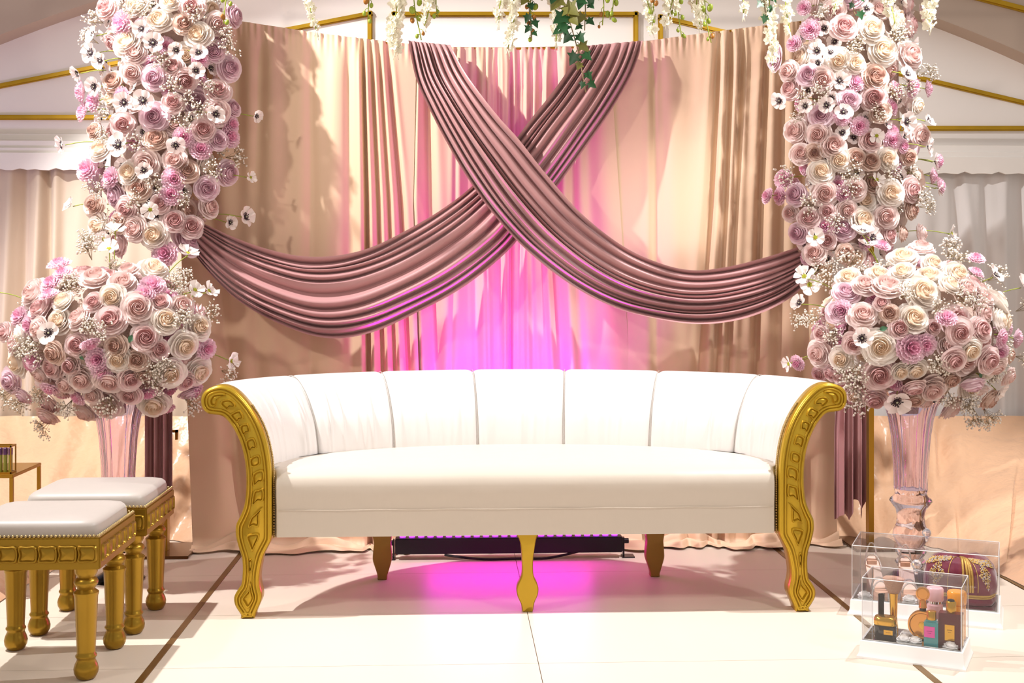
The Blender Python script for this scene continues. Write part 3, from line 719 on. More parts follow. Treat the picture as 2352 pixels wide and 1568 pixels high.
ANEM = [flatflower('a', 5, 6, 'anemone'), flatflower('a', 6, 7, 'anemone')]
COSM = [flatflower('c', 8, 7, 'cosmos'), flatflower('c', 9, 6, 'cosmos')]
GYP = [gypmesh(i) for i in (1, 2, 3, 4)]
LEAF = leafmesh()
def orient(n, spin, jitter=.25):
    n = Vector(n) + Vector((R.gauss(0, jitter), R.gauss(0, jitter), R.gauss(0, jitter))); n.normalize()
    return n.to_track_quat('Z', 'Y') @ Quaternion((0, 0, 1), spin)
def bloom(root, key, pos, nrm, rad, jit=.25):
    q = orient(nrm, R.uniform(0, 6.28), jit)
    if key in ROSE: inst('rose', R.choice(ROSE[key]), root, pos, q, rad)
    elif key == 'k': inst('carnation', R.choice(CARN), root, pos, q, rad)
    elif key == 'a': inst('anemone', R.choice(ANEM), root, pos, q, rad)
    elif key == 'c': inst('cosmos', R.choice(COSM), root, pos, q, rad)
    elif key == 'g': inst('babys_breath', R.choice(GYP), root, pos, q, rad)
    elif key == 'l': inst('leaf', LEAF, root, pos, q, rad)
def parse(txt, ox, oy, s):
    out = []
    for key, body in txt:
        for it in body.split():
            a = [float(v) for v in it.split(',')]
            out.append((ox + a[0] * s, oy + a[1] * s, (a[2] if len(a) > 2 else 200) * s, key))
    return out
LC = parse([('d', '680,45,150 1190,520,160 1400,580,150 1110,660,130 1390,720,160 790,800,150 1305,835,150 1120,1420,150 1230,1455,150 810,1340,140 1230,40,160 1110,430,140 1030,1310,120'),
            ('w', '1020,130,170 1270,220,165 810,265,165 640,950,150 830,1110,160 625,1450,150 990,1510,180 1090,10,120'),
            ('m', '1510,100,150 1375,330,140 1480,435,150 990,500,160 990,750,180 1330,1210,150 1470,1110,160 1500,690,120 1400,900,130 905,170,110'),
            ('n', '1000,890,140 1200,1100,140 890,1210,140 720,520,130 600,840,110 1180,150,130 600,1320,130 760,1430,120'),
            ('b', '940,1050,170 1120,1025,150 860,1470,160 1350,1330,140 860,340,150 850,470,140 1400,150,140'),
            ('k', '780,150,150 520,590,130 600,650,130 530,720,120 560,1090,140 710,1140,120 1120,1150,140 1100,1250,130 1290,960,130 1480,880,130 1180,880,120 1490,800,110 1290,380,110 780,610,100 1060,1630,150'),
            ('a', '660,235,110 645,350,120 700,400,100 940,200,100 1005,290,120 1140,335,100 1265,350,100 665,565,120 835,670,120 945,660,130 1360,740,110 460,930,110 800,940,140 1130,940,110 945,1100,100 510,1325,100 1420,1430,90 1520,1395,120 1590,745,80 560,470,100 1250,465,100'),
            ('c', '1555,1140,80 980,1350,110 720,1540,110'),
            ('g', '850,70 1250,80 640,130 1430,230 1040,400 1210,640 1320,560 1180,800 900,920 690,740 650,1220 880,1300 1180,1290 1350,1100 1000,1180 740,1450 1480,1010 960,60 600,1540 600,250 1100,560 1440,300 700,880 1280,700')], 0, 0, .3571)
RC = parse([('d', '580,170,165 230,570,140 770,630,170 1020,1220,150 350,1400,140 750,900,150 870,1510,130 470,1360,110 1100,90,120 470,1550,120'),
            ('w', '755,180,170 830,320,180 540,390,150 650,405,140 550,1030,150 860,1020,140 430,1100,150 880,1240,160 700,1410,180 1060,680,110'),
            ('b', '1010,350,190 220,460,140 440,510,160 260,840,150 410,865,160 510,935,170 300,985,140 1080,870,140 455,1245,170 650,1220,140 850,1390,150 600,1350,130 230,1370,110 1080,1500,130 386,1627,150'),
            ('m', '350,480,150 610,640,150 430,740,140 265,1250,150 280,1500,140 120,370,150'),
            ('n', '780,490,170 660,1010,120 750,1035,130 1020,1350,120 810,720,130 390,980,110 1000,1010,110 960,1500,110 590,1630,130'),
            ('k', '320,50,90 360,190,120 255,280,100 1020,560,130 1120,570,100 890,900,110 570,750,110 960,940,90 190,1150,120 85,1260,100 165,1260,110 1150,1130,100 1200,1190,100 680,810,110 580,1250,100 1190,1040,90'),
            ('a', '415,340,110 490,350,90 935,485,110 470,685,100 565,730,110 540,530,110 930,790,120 1060,945,120 1110,1040,110 350,690,90 720,1540,140 215,650,110 1060,780,100'),
            ('c', '1130,1210,100 1215,1500,110 760,880,100 400,1530,120 760,1160,100 370,1830,140'),
            ('g', '640,290 900,240 430,610 880,590 780,740 300,760 620,1120 860,1130 600,1230 240,1140 370,1310 510,1440 1040,1280 930,200 330,640 1090,1330 960,560 1100,460 420,1740 500,1700')], 1732, 0, .3571)
LB = parse([('b', '610,265,180 785,300,160 210,370,190 885,470,190 500,530,150 525,930,160 705,935,180 420,960,140 260,900,130 680,1100,190 540,1140,160 590,1030,120 820,220,140 1170,450,150'),
            ('w', '990,210,170 720,400,170 400,420,140 375,550,160 1065,545,180 1280,590,170 1190,710,170 105,820,170 755,800,150 1100,890,170 1285,880,170 990,1090,190'),
            ('d', '250,470,160 710,545,180 495,705,150 935,660,180 1020,735,140 335,850,160 450,840,130 840,920,150 310,1090,150 830,1030,130 90,690,140 300,1170,140 600,430,120 1030,430,130 1200,940,120 20,620,120'),
            ('n', '740,715,130 880,800,130 920,900,90'), ('m', '60,940,150 150,1040,130 1230,1020,130'),
            ('k', '380,185,140 400,245,120 325,310,130 120,520,120 190,580,120 980,330,150 930,380,120 625,800,130 655,870,120 1330,730,120 1070,1110,100 1250,1000,110'),
            ('a', '370,630,130'), ('c', '740,30,130 705,150,130 1180,170,140 1215,390,110 1295,395,120 30,390,100 1430,790,110'),
            ('l', '850,640,90 540,800,80 285,670,50 400,770,60'),
            ('g', '580,120 490,360 1160,280 1110,340 650,620 580,590 230,690 270,740 1180,540 1000,930 980,850 270,1000 450,1080 700,1060 1440,880 1210,1060 290,1200 150,1060 50,1000 570,70 1130,540 1050,800 1320,510')], 0, 540, .3571)
RB = parse([('b', '1310,90,190 870,380,190 1040,390,230 850,620,220 1800,610,180 1780,830,210 1650,970,230 1520,860,160 500,930,200 1400,1210,210 2000,1110,150 1550,1360,210 660,1110,120 1350,1310,130 1670,410,180 1810,490,150'),
            ('w', '1165,170,210 1400,220,180 740,330,190 1320,440,250 1590,300,200 1250,650,240 1960,670,200 990,870,240 680,970,190 1150,1070,140 1270,1060,160 1700,1190,180 1850,1040,180 780,1260,140 970,300,180 1160,280,170'),
            ('d', '1590,660,230 1140,730,170 1400,720,130 980,1090,240 950,1290,190 780,850,160 520,770,120 600,1080,140 510,1090,120 1000,530,130'),
            ('m', '720,440,180 660,600,160'), ('n', '1060,610,150 1550,1130,160 1260,1290,150 1850,1290,190 2000,940,150 1120,1340,130'),
            ('k', '1740,180,130 1740,290,120 1000,80,130 1230,880,220 1340,860,160 2060,810,140 690,590,150 340,1000,120'),
            ('a', '870,50,170 910,150,150 1830,370,150 2050,440,180 425,560,130 860,800,150 1110,1230,200 1860,1170,160'),
            ('c', '450,370,170 340,980,130'), ('l', '980,740,110 1230,1000,90 1760,1080,90 1120,1110,80'),
            ('g', '770,240 1530,130 590,380 1180,480 1600,520 1430,590 640,780 820,1050 760,1070 1400,980 1440,1000 830,1150 820,1290 1920,880 2080,950 1650,1290 1720,1400 1830,1390 1870,330 500,660 400,680 1540,220 2090,580 1640,1250')], 1732, 540, .2934)
def place(root, lst, surf, scale_at, Yc, fills, sampler, mix, surf_in):
    """the blooms the photo shows, each on the arrangement's body, then more of the same all round"""
    used = []
    for px, py, dia, key in lst:
        pos, nrm = surf(px, py); rad = dia / 2 / scale_at * 1.05
        if key == 'g': rad = R.uniform(.05, .068)
        if key in 'ac': pos = pos + nrm * .035; rad *= 1.05
        if key == 'g': pos = pos + nrm * .02
        if key == 'k': rad *= 1.08
        n2 = (nrm + Vector((0, -.55, .12))).normalized()
        bloom(root, key, pos, n2, rad, .16); used.append((pos, rad if key != 'g' else .02))
        if key in 'ac' or (key == 'k' and abs(nrm.x) > .75):
            inn = surf_in(px, py); b = MB(); b.tube(smoothpoly([inn, inn.lerp(pos, .6) + Vector((0, 0, .012)), pos - n2 * .01], 8), .0018, 4); b.build('stem', M['stem'], root, angle=0)
    tries = 0; cnt = 0
    while cnt < fills and tries < 9000:
        tries += 1; pos, nrm = sampler(); key = R.choice(mix); rad = {'k': .038, 'a': .034, 'c': .03, 'g': .058, 'l': .05}.get(key, R.uniform(.044, .062))
        pos = pos - nrm * R.uniform(.0, .03)
        if any((pos - p).length < (rad + r) * .74 for p, r in used): continue
        bloom(root, key, pos, nrm, rad, .25); used.append((pos, rad if key != 'g' else .025)); cnt += 1
def ellipsoid(cpx, cpy, Y, rx, rz, ry):
    c = P(cpx, cpy, Y)
    def surf(px, py):
        q = P(px, py, Y); dx = (q.x - c.x) / rx; dz = (q.z - c.z) / rz; m = math.hypot(dx, dz); dd = math.sqrt(max(0, 1 - min(1, m) ** 2)) * .8
        f = (Y - ry * dd) / Y
        pos = Vector((q.x * f, Y - ry * dd, CAMH + (q.z - CAMH) * f)); n = Vector((dx / rx, -dd / ry, dz / rz)).normalized(); return pos, n
    def samp():
        while True:
            d = Vector((R.gauss(0, 1), R.gauss(0, 1), R.gauss(0, 1))).normalized()
            if d.z > -.85: break
        return c + Vector((d.x * rx * .9, d.y * ry * .9, d.z * rz * .9)), Vector((d.x / rx, d.y / ry, d.z / rz)).normalized()
    return c, surf, samp
def ball_arr(cpx, cpy, Y, rxp, rzp, lst, label, vx):
    s = FPX / Y; rx, rz = rxp / s, rzp / s; ry = rx * .92
    c, surf, samp = ellipsoid(cpx, cpy, Y, rx, rz, ry)
    root = thing('flower_ball', label, 'flowers', (vx, Y, c.z - rz))
    b = MB(); b.ball(c, 1, 0, 24, 14, (rx * .74, ry * .74, rz * .74))
    b.tube([(vx, Y, c.z - rz * .6), (vx, Y, .63)], .03, 10); b.build('moss_core', M['core'], root, angle=0)
    place(root, lst, surf, s, Y, 150, samp, 'bbddwwnmggggkg', lambda px, py: c.lerp(surf(px, py)[0], .55))
ball_arr(258, 772, 4.75, 232, 180, LB, 'round ball of blush and cream roses on the left vase', VL.x)
ball_arr(2096, 765, VR.y, 245, 190, RB, 'round ball of white and pale pink roses on the right vase', VR.x)
def column(tab, Y, lst, label, ry, ylo, yhi):
    s = FPX / Y
    cx = lambda py: lerp_poly([(a, b_) for a, b_, c_ in tab], py); hw = lambda py: lerp_poly([(a, c_) for a, b_, c_ in tab], py)
    def surf(px, py):
        t = max(-1, min(1, (px - cx(py)) / hw(py))); dd = math.sqrt(max(0, 1 - t * t)); yy = Y - ry * dd * .8
        q = P(px, py, yy); return q, Vector((t * .8, -dd, 0)).normalized()
    def samp():
        py = R.uniform(ylo, yhi); a = R.uniform(-.25, math.pi + .25); t = math.cos(a) * .85; dd = math.sin(a)
        return P(cx(py) + t * hw(py), py, Y - ry * dd * .75), Vector((t, -dd, R.uniform(-.1, .2))).normalized()
    ztop = P(cx(ylo), ylo, Y).z; zbot = P(cx(yhi), yhi, Y).z
    root = thing('flower_column', label, 'flowers', (P(cx(300), 300, Y).x, Y, zbot))
    b = MB()
    def fn(u, v):
        py = ylo + (yhi - 25 - ylo) * v; a = 2 * math.pi * u; k = .62 * (1 - .35 * abs(2 * v - 1) ** 6)
        q = P(cx(py) + math.cos(a) * hw(py) * k, py, Y); return q + Vector((0, -math.sin(a) * ry * .5, 0))
    b.grid(fn, 24, 24, 0, True); b.build('moss_core', M['core'], root, angle=0)
    place(root, lst, surf, s, Y, 130, samp, 'bbdddmmnwwggggggkaa', lambda px, py: P(cx(min(py, yhi - 60)) + (px - cx(py)) * .35, min(py, yhi - 60), Y - .03))
column([(-120, 375, 150), (0, 380, 160), (120, 375, 165), (300, 365, 175), (430, 350, 160), (520, 345, 140), (600, 345, 90)], 5.06, LC, 'tall column of pink and mauve roses with dark-eyed anemones, left of the backdrop', .17, -120, 560)
column([(-60, 1980, 120), (30, 1975, 150), (150, 1960, 165), (300, 1970, 155), (450, 1965, 160), (560, 1935, 130), (640, 1905, 70)], 5.06, RC, 'tall column of blush roses and carnations, right of the backdrop', .17, -40, 600)

# ================================================================== hanging strands above
HY = 4.62
HZ = P(1176, -95, HY).z
def ivyleaf():
    b = MB(); pts = [(0, 0), (.35, -.18), (.3, .12), (.62, .28), (.3, .42), (.22, .62), (0, 1.0)]
    full = pts + [(-x, y) for x, y in reversed(pts[1:-1])]
    n = len(full); vs = [Vector((0, .38, .0))] + [Vector((x, y, .18 * abs(x))) for x, y in full]
    b.add(vs, [(0, 1 + i, 1 + (i + 1) % n) for i in range(n)]); b.tube([(0, -.25, .0), (0, 0, 0)], .03, 4); return b
IVY = [ivyleaf().mesh('leaf', M['ivy'], fix=False, angle=0), ivyleaf().mesh('leaf', M['ivy_bronze'], fix=False, angle=0)]
def blossom(seed):
    rr = random.Random(seed); b = MB()
    for k in range(5):
        ph = 2 * math.pi * k / 5 + rr.uniform(-.2, .2); up = rr.uniform(-.2, .5)
        def fn(u, v, ph=ph, up=up):
            s = 2 * u - 1; w_ = .42 * math.sin(math.pi * min(.98, .1 + v * .8)); r = .08 + .95 * v
            d = Vector((math.cos(ph), math.sin(ph), 0)); t = Vector((-math.sin(ph), math.cos(ph), 0))
            return d * r + t * s * w_ + Vector((0, 0, up * v * v + .15 * s * s))
        b.grid(fn, 4, 5)
    return b.mesh('blossom', M['vineblossom'], fix=False, angle=0)
BLO = [blossom(1), blossom(2)]
b = MB(); b.ball((0, 0, 0), 1, 0, 10, 7, (.8, .8, 1.1)); BER = [b.mesh('berry', M['berry'], angle=0), b.mesh('berry', M['berry_red'], angle=0)]
def strand(name, x0, x1, y1, kind, label, cat, big=1.0, wob=10):
    top = P(x0, -95, HY); root = thing(name, label, cat, (P(x1, y1, HY).x, HY, P(x1, y1, HY).z), 'strands hanging above the backdrop')
    n = 14; pts = []
    for i in range(n + 1):
        t = i / n; px = x0 + (x1 - x0) * t + wob * math.sin(t * 5 + x0) * t; py = -95 + (y1 + 95) * t
        pts.append(P(px, py, HY - .01 * math.sin(t * 4 + x0)))
    b = MB(); b.tube(pts, .0022, 5); b.build('stem', M['stem'] if kind != 'i' else M['twig'], root, angle=0)
    L = (y1 + 95)
    if kind == 'w':
        cnt = max(5, int(L / 13))
        for k in range(cnt):
            t = (k + .5) / cnt; p = pts[min(n, int(t * n))].lerp(pts[min(n, int(t * n) + 1)], t * n - int(t * n)) if t < 1 else pts[-1]
            for m_ in range(3):
                a = R.uniform(0, 6.28); r = .018 * big * (1.25 - .6 * t)
                inst('blossom', R.choice(BLO), root, p + Vector((math.cos(a) * r, math.sin(a) * r * .7, R.uniform(-.012, .012))), orient((math.cos(a), math.sin(a) - .6, -.2), R.uniform(0, 6)), R.uniform(.018, .028) * big * (1.2 - .5 * t))
        b = MB()
        for k in range(4): b.tube([pts[-1], pts[-1] + Vector((R.uniform(-.012, .012), R.uniform(-.01, .01), -R.uniform(.02, .04)))], .0012, 4)
        b.build('tendril', M['vineblossom'], root, angle=0)
    elif kind == 'b':
        cnt = max(5, int(L / 17))
        for k in range(cnt):
            t = (k + .6) / cnt; p = pts[min(n, int(t * n))]; s = 1 if k % 2 else -1
            q = p + Vector((s * R.uniform(.008, .028) * (1.2 - t * .7), R.uniform(-.015, .01), -R.uniform(.008, .03)))
            b = MB(); b.tube([p, (p + q) / 2 + Vector((s * .004, 0, .004)), q], .0014, 4); b.build('twig', M['stem'], root, angle=0)
            inst('berry', BER[1 if R.random() < .35 else 0], root, q, orient((0, 0, 1), 0, .3), R.uniform(.009, .015) * (1.25 - .6 * t) * big)
    else:
        cnt = max(6, int(L / 15))
        for k in range(cnt):
            t = (k + .7) / cnt; p = pts[min(n, int(t * n))]; s = 1 if k % 2 else -1
            inst('leaf', IVY[1 if R.random() < .4 else 0], root, p + Vector((s * R.uniform(.004, .02), -.012, 0)), Vector((R.uniform(-.4, .4), -1, R.uniform(-.1, .5))).to_track_quat('Z', 'Y') @ Quaternion((0, 0, 1), math.pi + s * R.uniform(.2, 1.0)), R.uniform(.042, .07) * big * (1.25 - .75 * t))
    return root
g = thing('garland_branch', 'bare branch above the frame that the flower strands hang from', 'branch', (P(1176, -95, HY).x, HY, HZ))
b = MB(); b.tube([(qa.x - .02, HY, HZ + .02)] + [Vector((P(x, -95, HY).x, HY, HZ + .004 * math.sin(x))) for x in range(420, 2000, 60)] + [(qb.x + .02, HY, HZ + .02)], .009, 8); b.build('branch', M['twig'], g, angle=0)
for q in (qa, qb):
    b = MB(); b.tube([(q.x, HY, HZ + .02), (q.x, FYP - .11, HZ + .02)], .006, 6); b.build('tie', M['twig'], g, angle=0)
W_ = [(712, 720, 68, .75, 'small white blossom strand hanging alone right of the left flower column'), (925, 908, 115, 1.05, 'longest white blossom strand, hanging over the top left swag end'), (985, 978, 60, 1.0, 'white blossom strand beside the amber and green berry spray'), (1150, 1155, 45, .9, 'short white blossom strand left of the first ivy vine'), (1180, 1172, 112, .9, 'white blossom strand just left of the first ivy vine tip'), (1285, 1268, 95, .8, 'white blossom strand between the two ivy vines'), (1480, 1490, 68, .9, 'white blossom strand over the right corner of the centre moulding'), (1545, 1540, 50, 1.1, 'thick white blossom strand right of the centre moulding'), (1610, 1605, 55, 1.1, 'thick white blossom strand over the sloping right moulding'), (1700, 1700, 30, .8, 'short white blossom strand above the right backdrop panel'), (1775, 1765, 150, .95, 'long white blossom strand beside the right flower column'), (1812, 1806, 75, .9, 'white blossom strand touching the top left of the right column'), (1915, 1920, 20, .9, 'short white blossom strand above the right column'), (2045, 2045, 55, 1.1, 'white blossom strand over the top right of the right column'), (2150, 2140, 60, 1.1, 'white blossom strand at the outer right edge of the right column')]
for x0, x1, y1, bg, lb in W_: strand('blossom_strand', x0, x1, y1, 'w', lb, 'blossoms', bg)
B_ = [(842, 852, 48, 'small berry spray over the left gold moulding corner'), (945, 962, 92, 'berry spray hanging over the top left swag end'), (1000, 1008, 40, 'berry spray right of the top left swag end'), (1228, 1215, 92, 'berry spray mixed into the first ivy vine'), (1375, 1388, 58, 'berry spray right of the long ivy vine'), (1412, 1402, 45, 'short berry spray beside the top right swag end'), (1500, 1497, 45, 'berry spray left of the sloping right moulding'), (1560, 1563, 85, 'berry spray crossing the sloping right moulding'), (1610, 1632, 98, 'longest berry spray, in front of the right backdrop panel'), (515, 520, 55, 'berry spray in front of the top right of the left column')]
for x0, x1, y1, lb in B_: strand('berry_spray', x0, x1, y1, 'b', lb, 'berries', 1.1, 6)
I_ = [(1222, 1212, 88, 1, 'ivy vine hanging left of the centre of the backdrop'), (1262, 1352, 212, 1.15, 'longest ivy vine, trailing over the top right swag end'), (1325, 1350, 70, 1, 'short ivy vine beside the longest ivy vine'), (1762, 1752, 48, 1, 'bronze ivy vine over the right backdrop panel'), (1955, 1968, 38, 1, 'short bright ivy vine above the right flower column')]
for x0, x1, y1, bg, lb in I_: strand('ivy_vine', x0, x1, y1, 'i', lb, 'ivy', bg, 8)

# ================================================================== gold side table with glass tubes, far left
tb = P(26, 1090, 4.45); tz = tb.z
t = thing('side_table', 'small gold side table at the left edge behind the stools', 'table', (tb.x - .15, 4.6, 0))
b = MB(); b.box((tb.x - .30, 4.45, tz - .012), (tb.x + .006, 4.75, tz), bev=.002); b.build('top', M['post'], t)
for dx in (-.295, -.007):
    for dy in (0, .288):
        b = MB(); b.box((tb.x + dx, 4.45 + dy, 0), (tb.x + dx + .012, 4.45 + dy + .012, tz - .012)); b.build('leg', M['post'], t, smooth=False)
rk = thing('tube_rack', 'gold rack of green and purple glass tubes on the side table', 'rack', (tb.x - .1, 4.52, tz))
for z in (tz, tz + .094):
    b = MB()
    for s in (4.47, 4.52): b.box((tb.x - .22, s, z), (tb.x - .008, s + .004, z + .006))
    for s in (-.22, -.012): b.box((tb.x + s, 4.47, z), (tb.x + s + .004, 4.524, z + .006))
    b.build('rail', M['post'], rk, smooth=False)
for s in (-.22, -.012):
    for yy in (4.47, 4.52):
        b = MB(); b.box((tb.x + s, yy, tz), (tb.x + s + .004, yy + .004, tz + .1)); b.build('upright', M['post'], rk, smooth=False)
M['olive'] = mat('olive_glass', '#7c7a2c', .15, coat=.5); M['plum'] = mat('plum_cap', '#553058', .3)
for k in range(12):
    x = tb.x - .212 + k * .0175; b = MB(); b.lathe([(.0072, tz + .002), (.0075, tz + .065)], 12, (x, 4.497, 0)); b.lathe([(.008, tz + .065), (.008, tz + .088), (.006, tz + .09)], 12, (x, 4.497, 0), 1)
    b.build('glass_tube', [M['olive'], M['plum']], rk)

# ================================================================== display boxes
M['burgundy'] = mat('burgundy_velvet', '#6d1230', .6, sheen=.6, bump=(18, .5, (1, 1, 1), .01)); M['goldthread'] = mat('gold_thread', '#C9A45a', .35, .6, bump=(300, .5))
M['sequin'] = mat('glitter_sequin', '#E8E0E8', .12, .8); M['nude'] = mat('nude_leather', '#D9A98E', .4); M['glitter'] = mat('glitter_strap', '#E4DCD6', .25, .6, bump=(600, .8))
M['rosegold'] = mat('rose_gold_glass', '#D99A52', .15, .75); M['pinkcap'] = mat('pink_lacquer', '#E3B7BE', .25); M['teal'] = mat('teal_glass', '#16888c', .08, coat=1)
M['pinklabel'] = mat('hot_pink_label', '#E858A8', .5); M['winebox'] = mat('wine_lacquer', '#5a1f26', .25); M['goldcap'] = mat('polished_gold', '#D3A544', .18, .9)
M['orange'] = mat('amber_glass', '#F09a10', .15, coat=.6); M['silver'] = mat('silver_band', '#c9c9cc', .15, 1); M['jarblack'] = mat('black_glass', '#141214', .12, coat=.6)
M['bristle'] = mat('brown_bristle', '#A5826e', .8, bump=(200, .6)); M['ink'] = mat('dark_ink', '#7a5a2c', .5); M['ink_p'] = mat('plum_ink', '#8a2a6a', .5); M['petalwhite'] = petal('white_silk', '#F7F3EF')
WR = [rosemesh('s', 77)]
def acrylic_box(name, fl, fr, dep, hgt, label, base_h, knob_uv):
    A, B = F(*fl), F(*fr); e1 = (B - A); Wd = e1.length; e1.normalize(); e2 = Vector((-e1.y, e1.x, 0))
    def L(u, v, z): return A + e1 * (u * Wd) + e2 * (v * dep) + Vector((0, 0, z))      # u,v in 0..1
    root = thing(name, label, 'display box', L(.5, .5, 0), 'clear acrylic display boxes')
    def slab(b, u0, u1, v0, v1, z0, z1, mi=0):
        b.add([L(u0, v0, z0), L(u1, v0, z0), L(u1, v1, z0), L(u0, v1, z0), L(u0, v0, z1), L(u1, v0, z1), L(u1, v1, z1), L(u0, v1, z1)], [(0, 3, 2, 1), (4, 5, 6, 7), (0, 1, 5, 4), (1, 2, 6, 5), (2, 3, 7, 6), (3, 0, 4, 7)], mi)
    # white base with a flared foot
    b = MB(); pr = [(0, 0), (0, .006), (.004, .012), (.007, .02), (.009, base_h - .002), (.011, base_h)]; rings = []
    for ins, z in pr: iu, iv = ins / Wd, ins / dep; rings += [L(iu, iv, z), L(1 - iu, iv, z), L(1 - iu, 1 - iv, z), L(iu, 1 - iv, z)]
    fs = [(3, 2, 1, 0)] + [(4*k + i, 4*k + (i + 1) % 4, 4*k + 4 + (i + 1) % 4, 4*k + 4 + i) for k in range(len(pr) - 1) for i in range(4)] + [tuple(4 * (len(pr) - 1) + i for i in range(4))]
    b.add(rings, fs); b.build('base', M['white_gloss'], root, angle=30)
    iu, iv = .014 / Wd, .014 / dep; th = .004; tu, tv = th / Wd, th / dep
    b = MB(); slab(b, iu + tu, 1 - iu - tu, iv + tv, 1 - iv - tv, base_h, base_h + .003); b.build('mirror_plate', M['mirror'], root, smooth=False)
    z0, z1 = base_h, hgt
    for (u0, u1, v0, v1) in ((iu, 1 - iu, iv, iv + tv), (iu, 1 - iu, 1 - iv - tv, 1 - iv), (iu, iu + tu, iv + tv, 1 - iv - tv), (1 - iu - tu, 1 - iu, iv + tv, 1 - iv - tv)):
        b = MB(); slab(b, u0, u1, v0, v1, z0, z1); b.build('pane', M['acrylic'], root, smooth=False)
    b = MB(); slab(b, iu, 1 - iu, iv, 1 - iv, z1, z1 + th); lid = b.build('lid', M['acrylic'], root, smooth=False)
    b = MB(); cs = [L(iu, iv, z1), L(1 - iu, iv, z1), L(1 - iu, 1 - iv, z1), L(iu, 1 - iv, z1)]
    for i in range(4): b.tube([cs[i] + Vector((0, 0, th / 2)), cs[(i + 1) % 4] + Vector((0, 0, th / 2))], .0013, 4); b.tube([cs[i], cs[i] - Vector((0, 0, z1 - z0))], .0011, 4)
    b.build('polished_edge', M['acryl_edge'], root, smooth=False)
    k = L(knob_uv[0], knob_uv[1], z1 + th); b = MB(); b.lathe([(.004, 0), (.006, .008), (.004, .014)], 10, k); b.lathe([(.004, .013), (.012, .02), (.016, .029), (.013, .038), (.006, .044), (.001, .045)], 9, k)
    b.build('crystal_knob', M['crystal'], lid, smooth=False)
    return L, base_h + .0032, e1, e2, Wd
def rosebud(L, u, v, z, r, lb):
    p = L(u, v, z); o = bpy.data.objects.new('silk_rosebud', WR[0]); COL.objects.link(o); o.location = p + Vector((0, 0, r * .42)); o.scale = (r, r, r); o.rotation_euler = (0, 0, R.uniform(0, 6)); tag(o, lb, 'flower', 'white silk rosebuds in the display boxes')
def put(b, name, mats, lb, cat, **k): return tag(b.build(name, mats, **k), lb, cat)

L, mz, e1, e2, Wd = acrylic_box('display_box', (1967, 1510), (2219, 1543), .195, .236, 'smaller clear acrylic display box with white base holding perfumes', .052, (.5, .62))
n1 = -e2
def ybox(b, c, w_, d_, z0, z1, mi=0):   # box aligned with the display box
    q = [c + e1 * (sx * w_ / 2) + e2 * (sy * d_ / 2) for sx, sy in ((-1, -1), (1, -1), (1, 1), (-1, 1))]
    b.add([Vector((p.x, p.y, z0)) for p in q] + [Vector((p.x, p.y, z1)) for p in q], [(0, 3, 2, 1), (4, 5, 6, 7), (0, 1, 5, 4), (1, 2, 6, 5), (2, 3, 7, 6), (3, 0, 4, 7)], mi)
# black jar with gold lid
c = L(.235, .36, 0); t = thing('cosmetic_jar', 'black glass jar with gold lid in the smaller box', 'jar', (c.x, c.y, mz))
def oval(b, c, w_, d_, prof, mi=0, e=.7):
    vs = []; n = 28
    for k, z in prof:
        for j in range(n):
            a = 2 * math.pi * j / n; x = math.copysign(abs(math.cos(a)) ** e, math.cos(a)) * w_ / 2 * k; y = math.copysign(abs(math.sin(a)) ** e, math.sin(a)) * d_ / 2 * k
            q = c + e1 * x + e2 * y; vs.append(Vector((q.x, q.y, z)))
    fs = [tuple(range(n - 1, -1, -1)), tuple(range((len(prof) - 1) * n, len(prof) * n))]
    for i in range(len(prof) - 1):
        for j in range(n): fs.append((i * n + j, i * n + (j + 1) % n, (i + 1) * n + (j + 1) % n, (i + 1) * n + j))
    b.add(vs, fs, mi)
b = MB(); oval(b, c, .066, .05, [(.9, mz), (1, mz + .004), (1, mz + .034), (.9, mz + .037)]); b.build('body', M['jarblack'], t)
b = MB(); oval(b, c, .068, .052, [(.96, mz + .037), (1, mz + .039), (1, mz + .052), (.9, mz + .06), (.85, mz + .061)]); b.build('lid', M['goldcap'], t)
b = MB(); ybox(b, c + n1 * .0255 + e1 * .012, .026, .001, mz + .012, mz + .026); lb_ = b.build('label', M['goldcap'], t, smooth=False)
b = MB(); ybox(b, c + n1 * .0262 + e1 * .012, .014, .0006, mz + .0185, mz + .0198); b.build('print', M['ink'], lb_, smooth=False)
c = L(.165, .62, 0); b = MB(); b.box((c.x - .008, c.y - .006, mz), (c.x + .008, c.y + .006, mz + .115), bev=.002); put(b, 'mascara_tube', M['blackplastic'], 'slim black cosmetic tube standing behind the black jar', 'cosmetic')
c = L(.285, .62, 0); t = thing('makeup_brush', 'gold handled makeup brush standing bristles up behind the jar', 'brush', (c.x, c.y, mz))
b = MB(); b.lathe([(.013, mz), (.014, mz + .01), (.0105, mz + .05), (.012, mz + .1), (.0135, mz + .12)], 16, (c.x, c.y, 0)); b.build('handle', M['goldcap'], t)
b = MB(); oval(b, c, .062, .03, [(.5, mz + .12), (.8, mz + .14), (1, mz + .158), (1, mz + .162)], 0, .9); b.build('bristles', M['bristle'], t)
b = MB(); oval(b, c, .064, .032, [(1, mz + .162), (1.02, mz + .166), (.8, mz + .171), (.3, mz + .173)], 0, .9); b.build('bristle_tip', M['nude'], t)
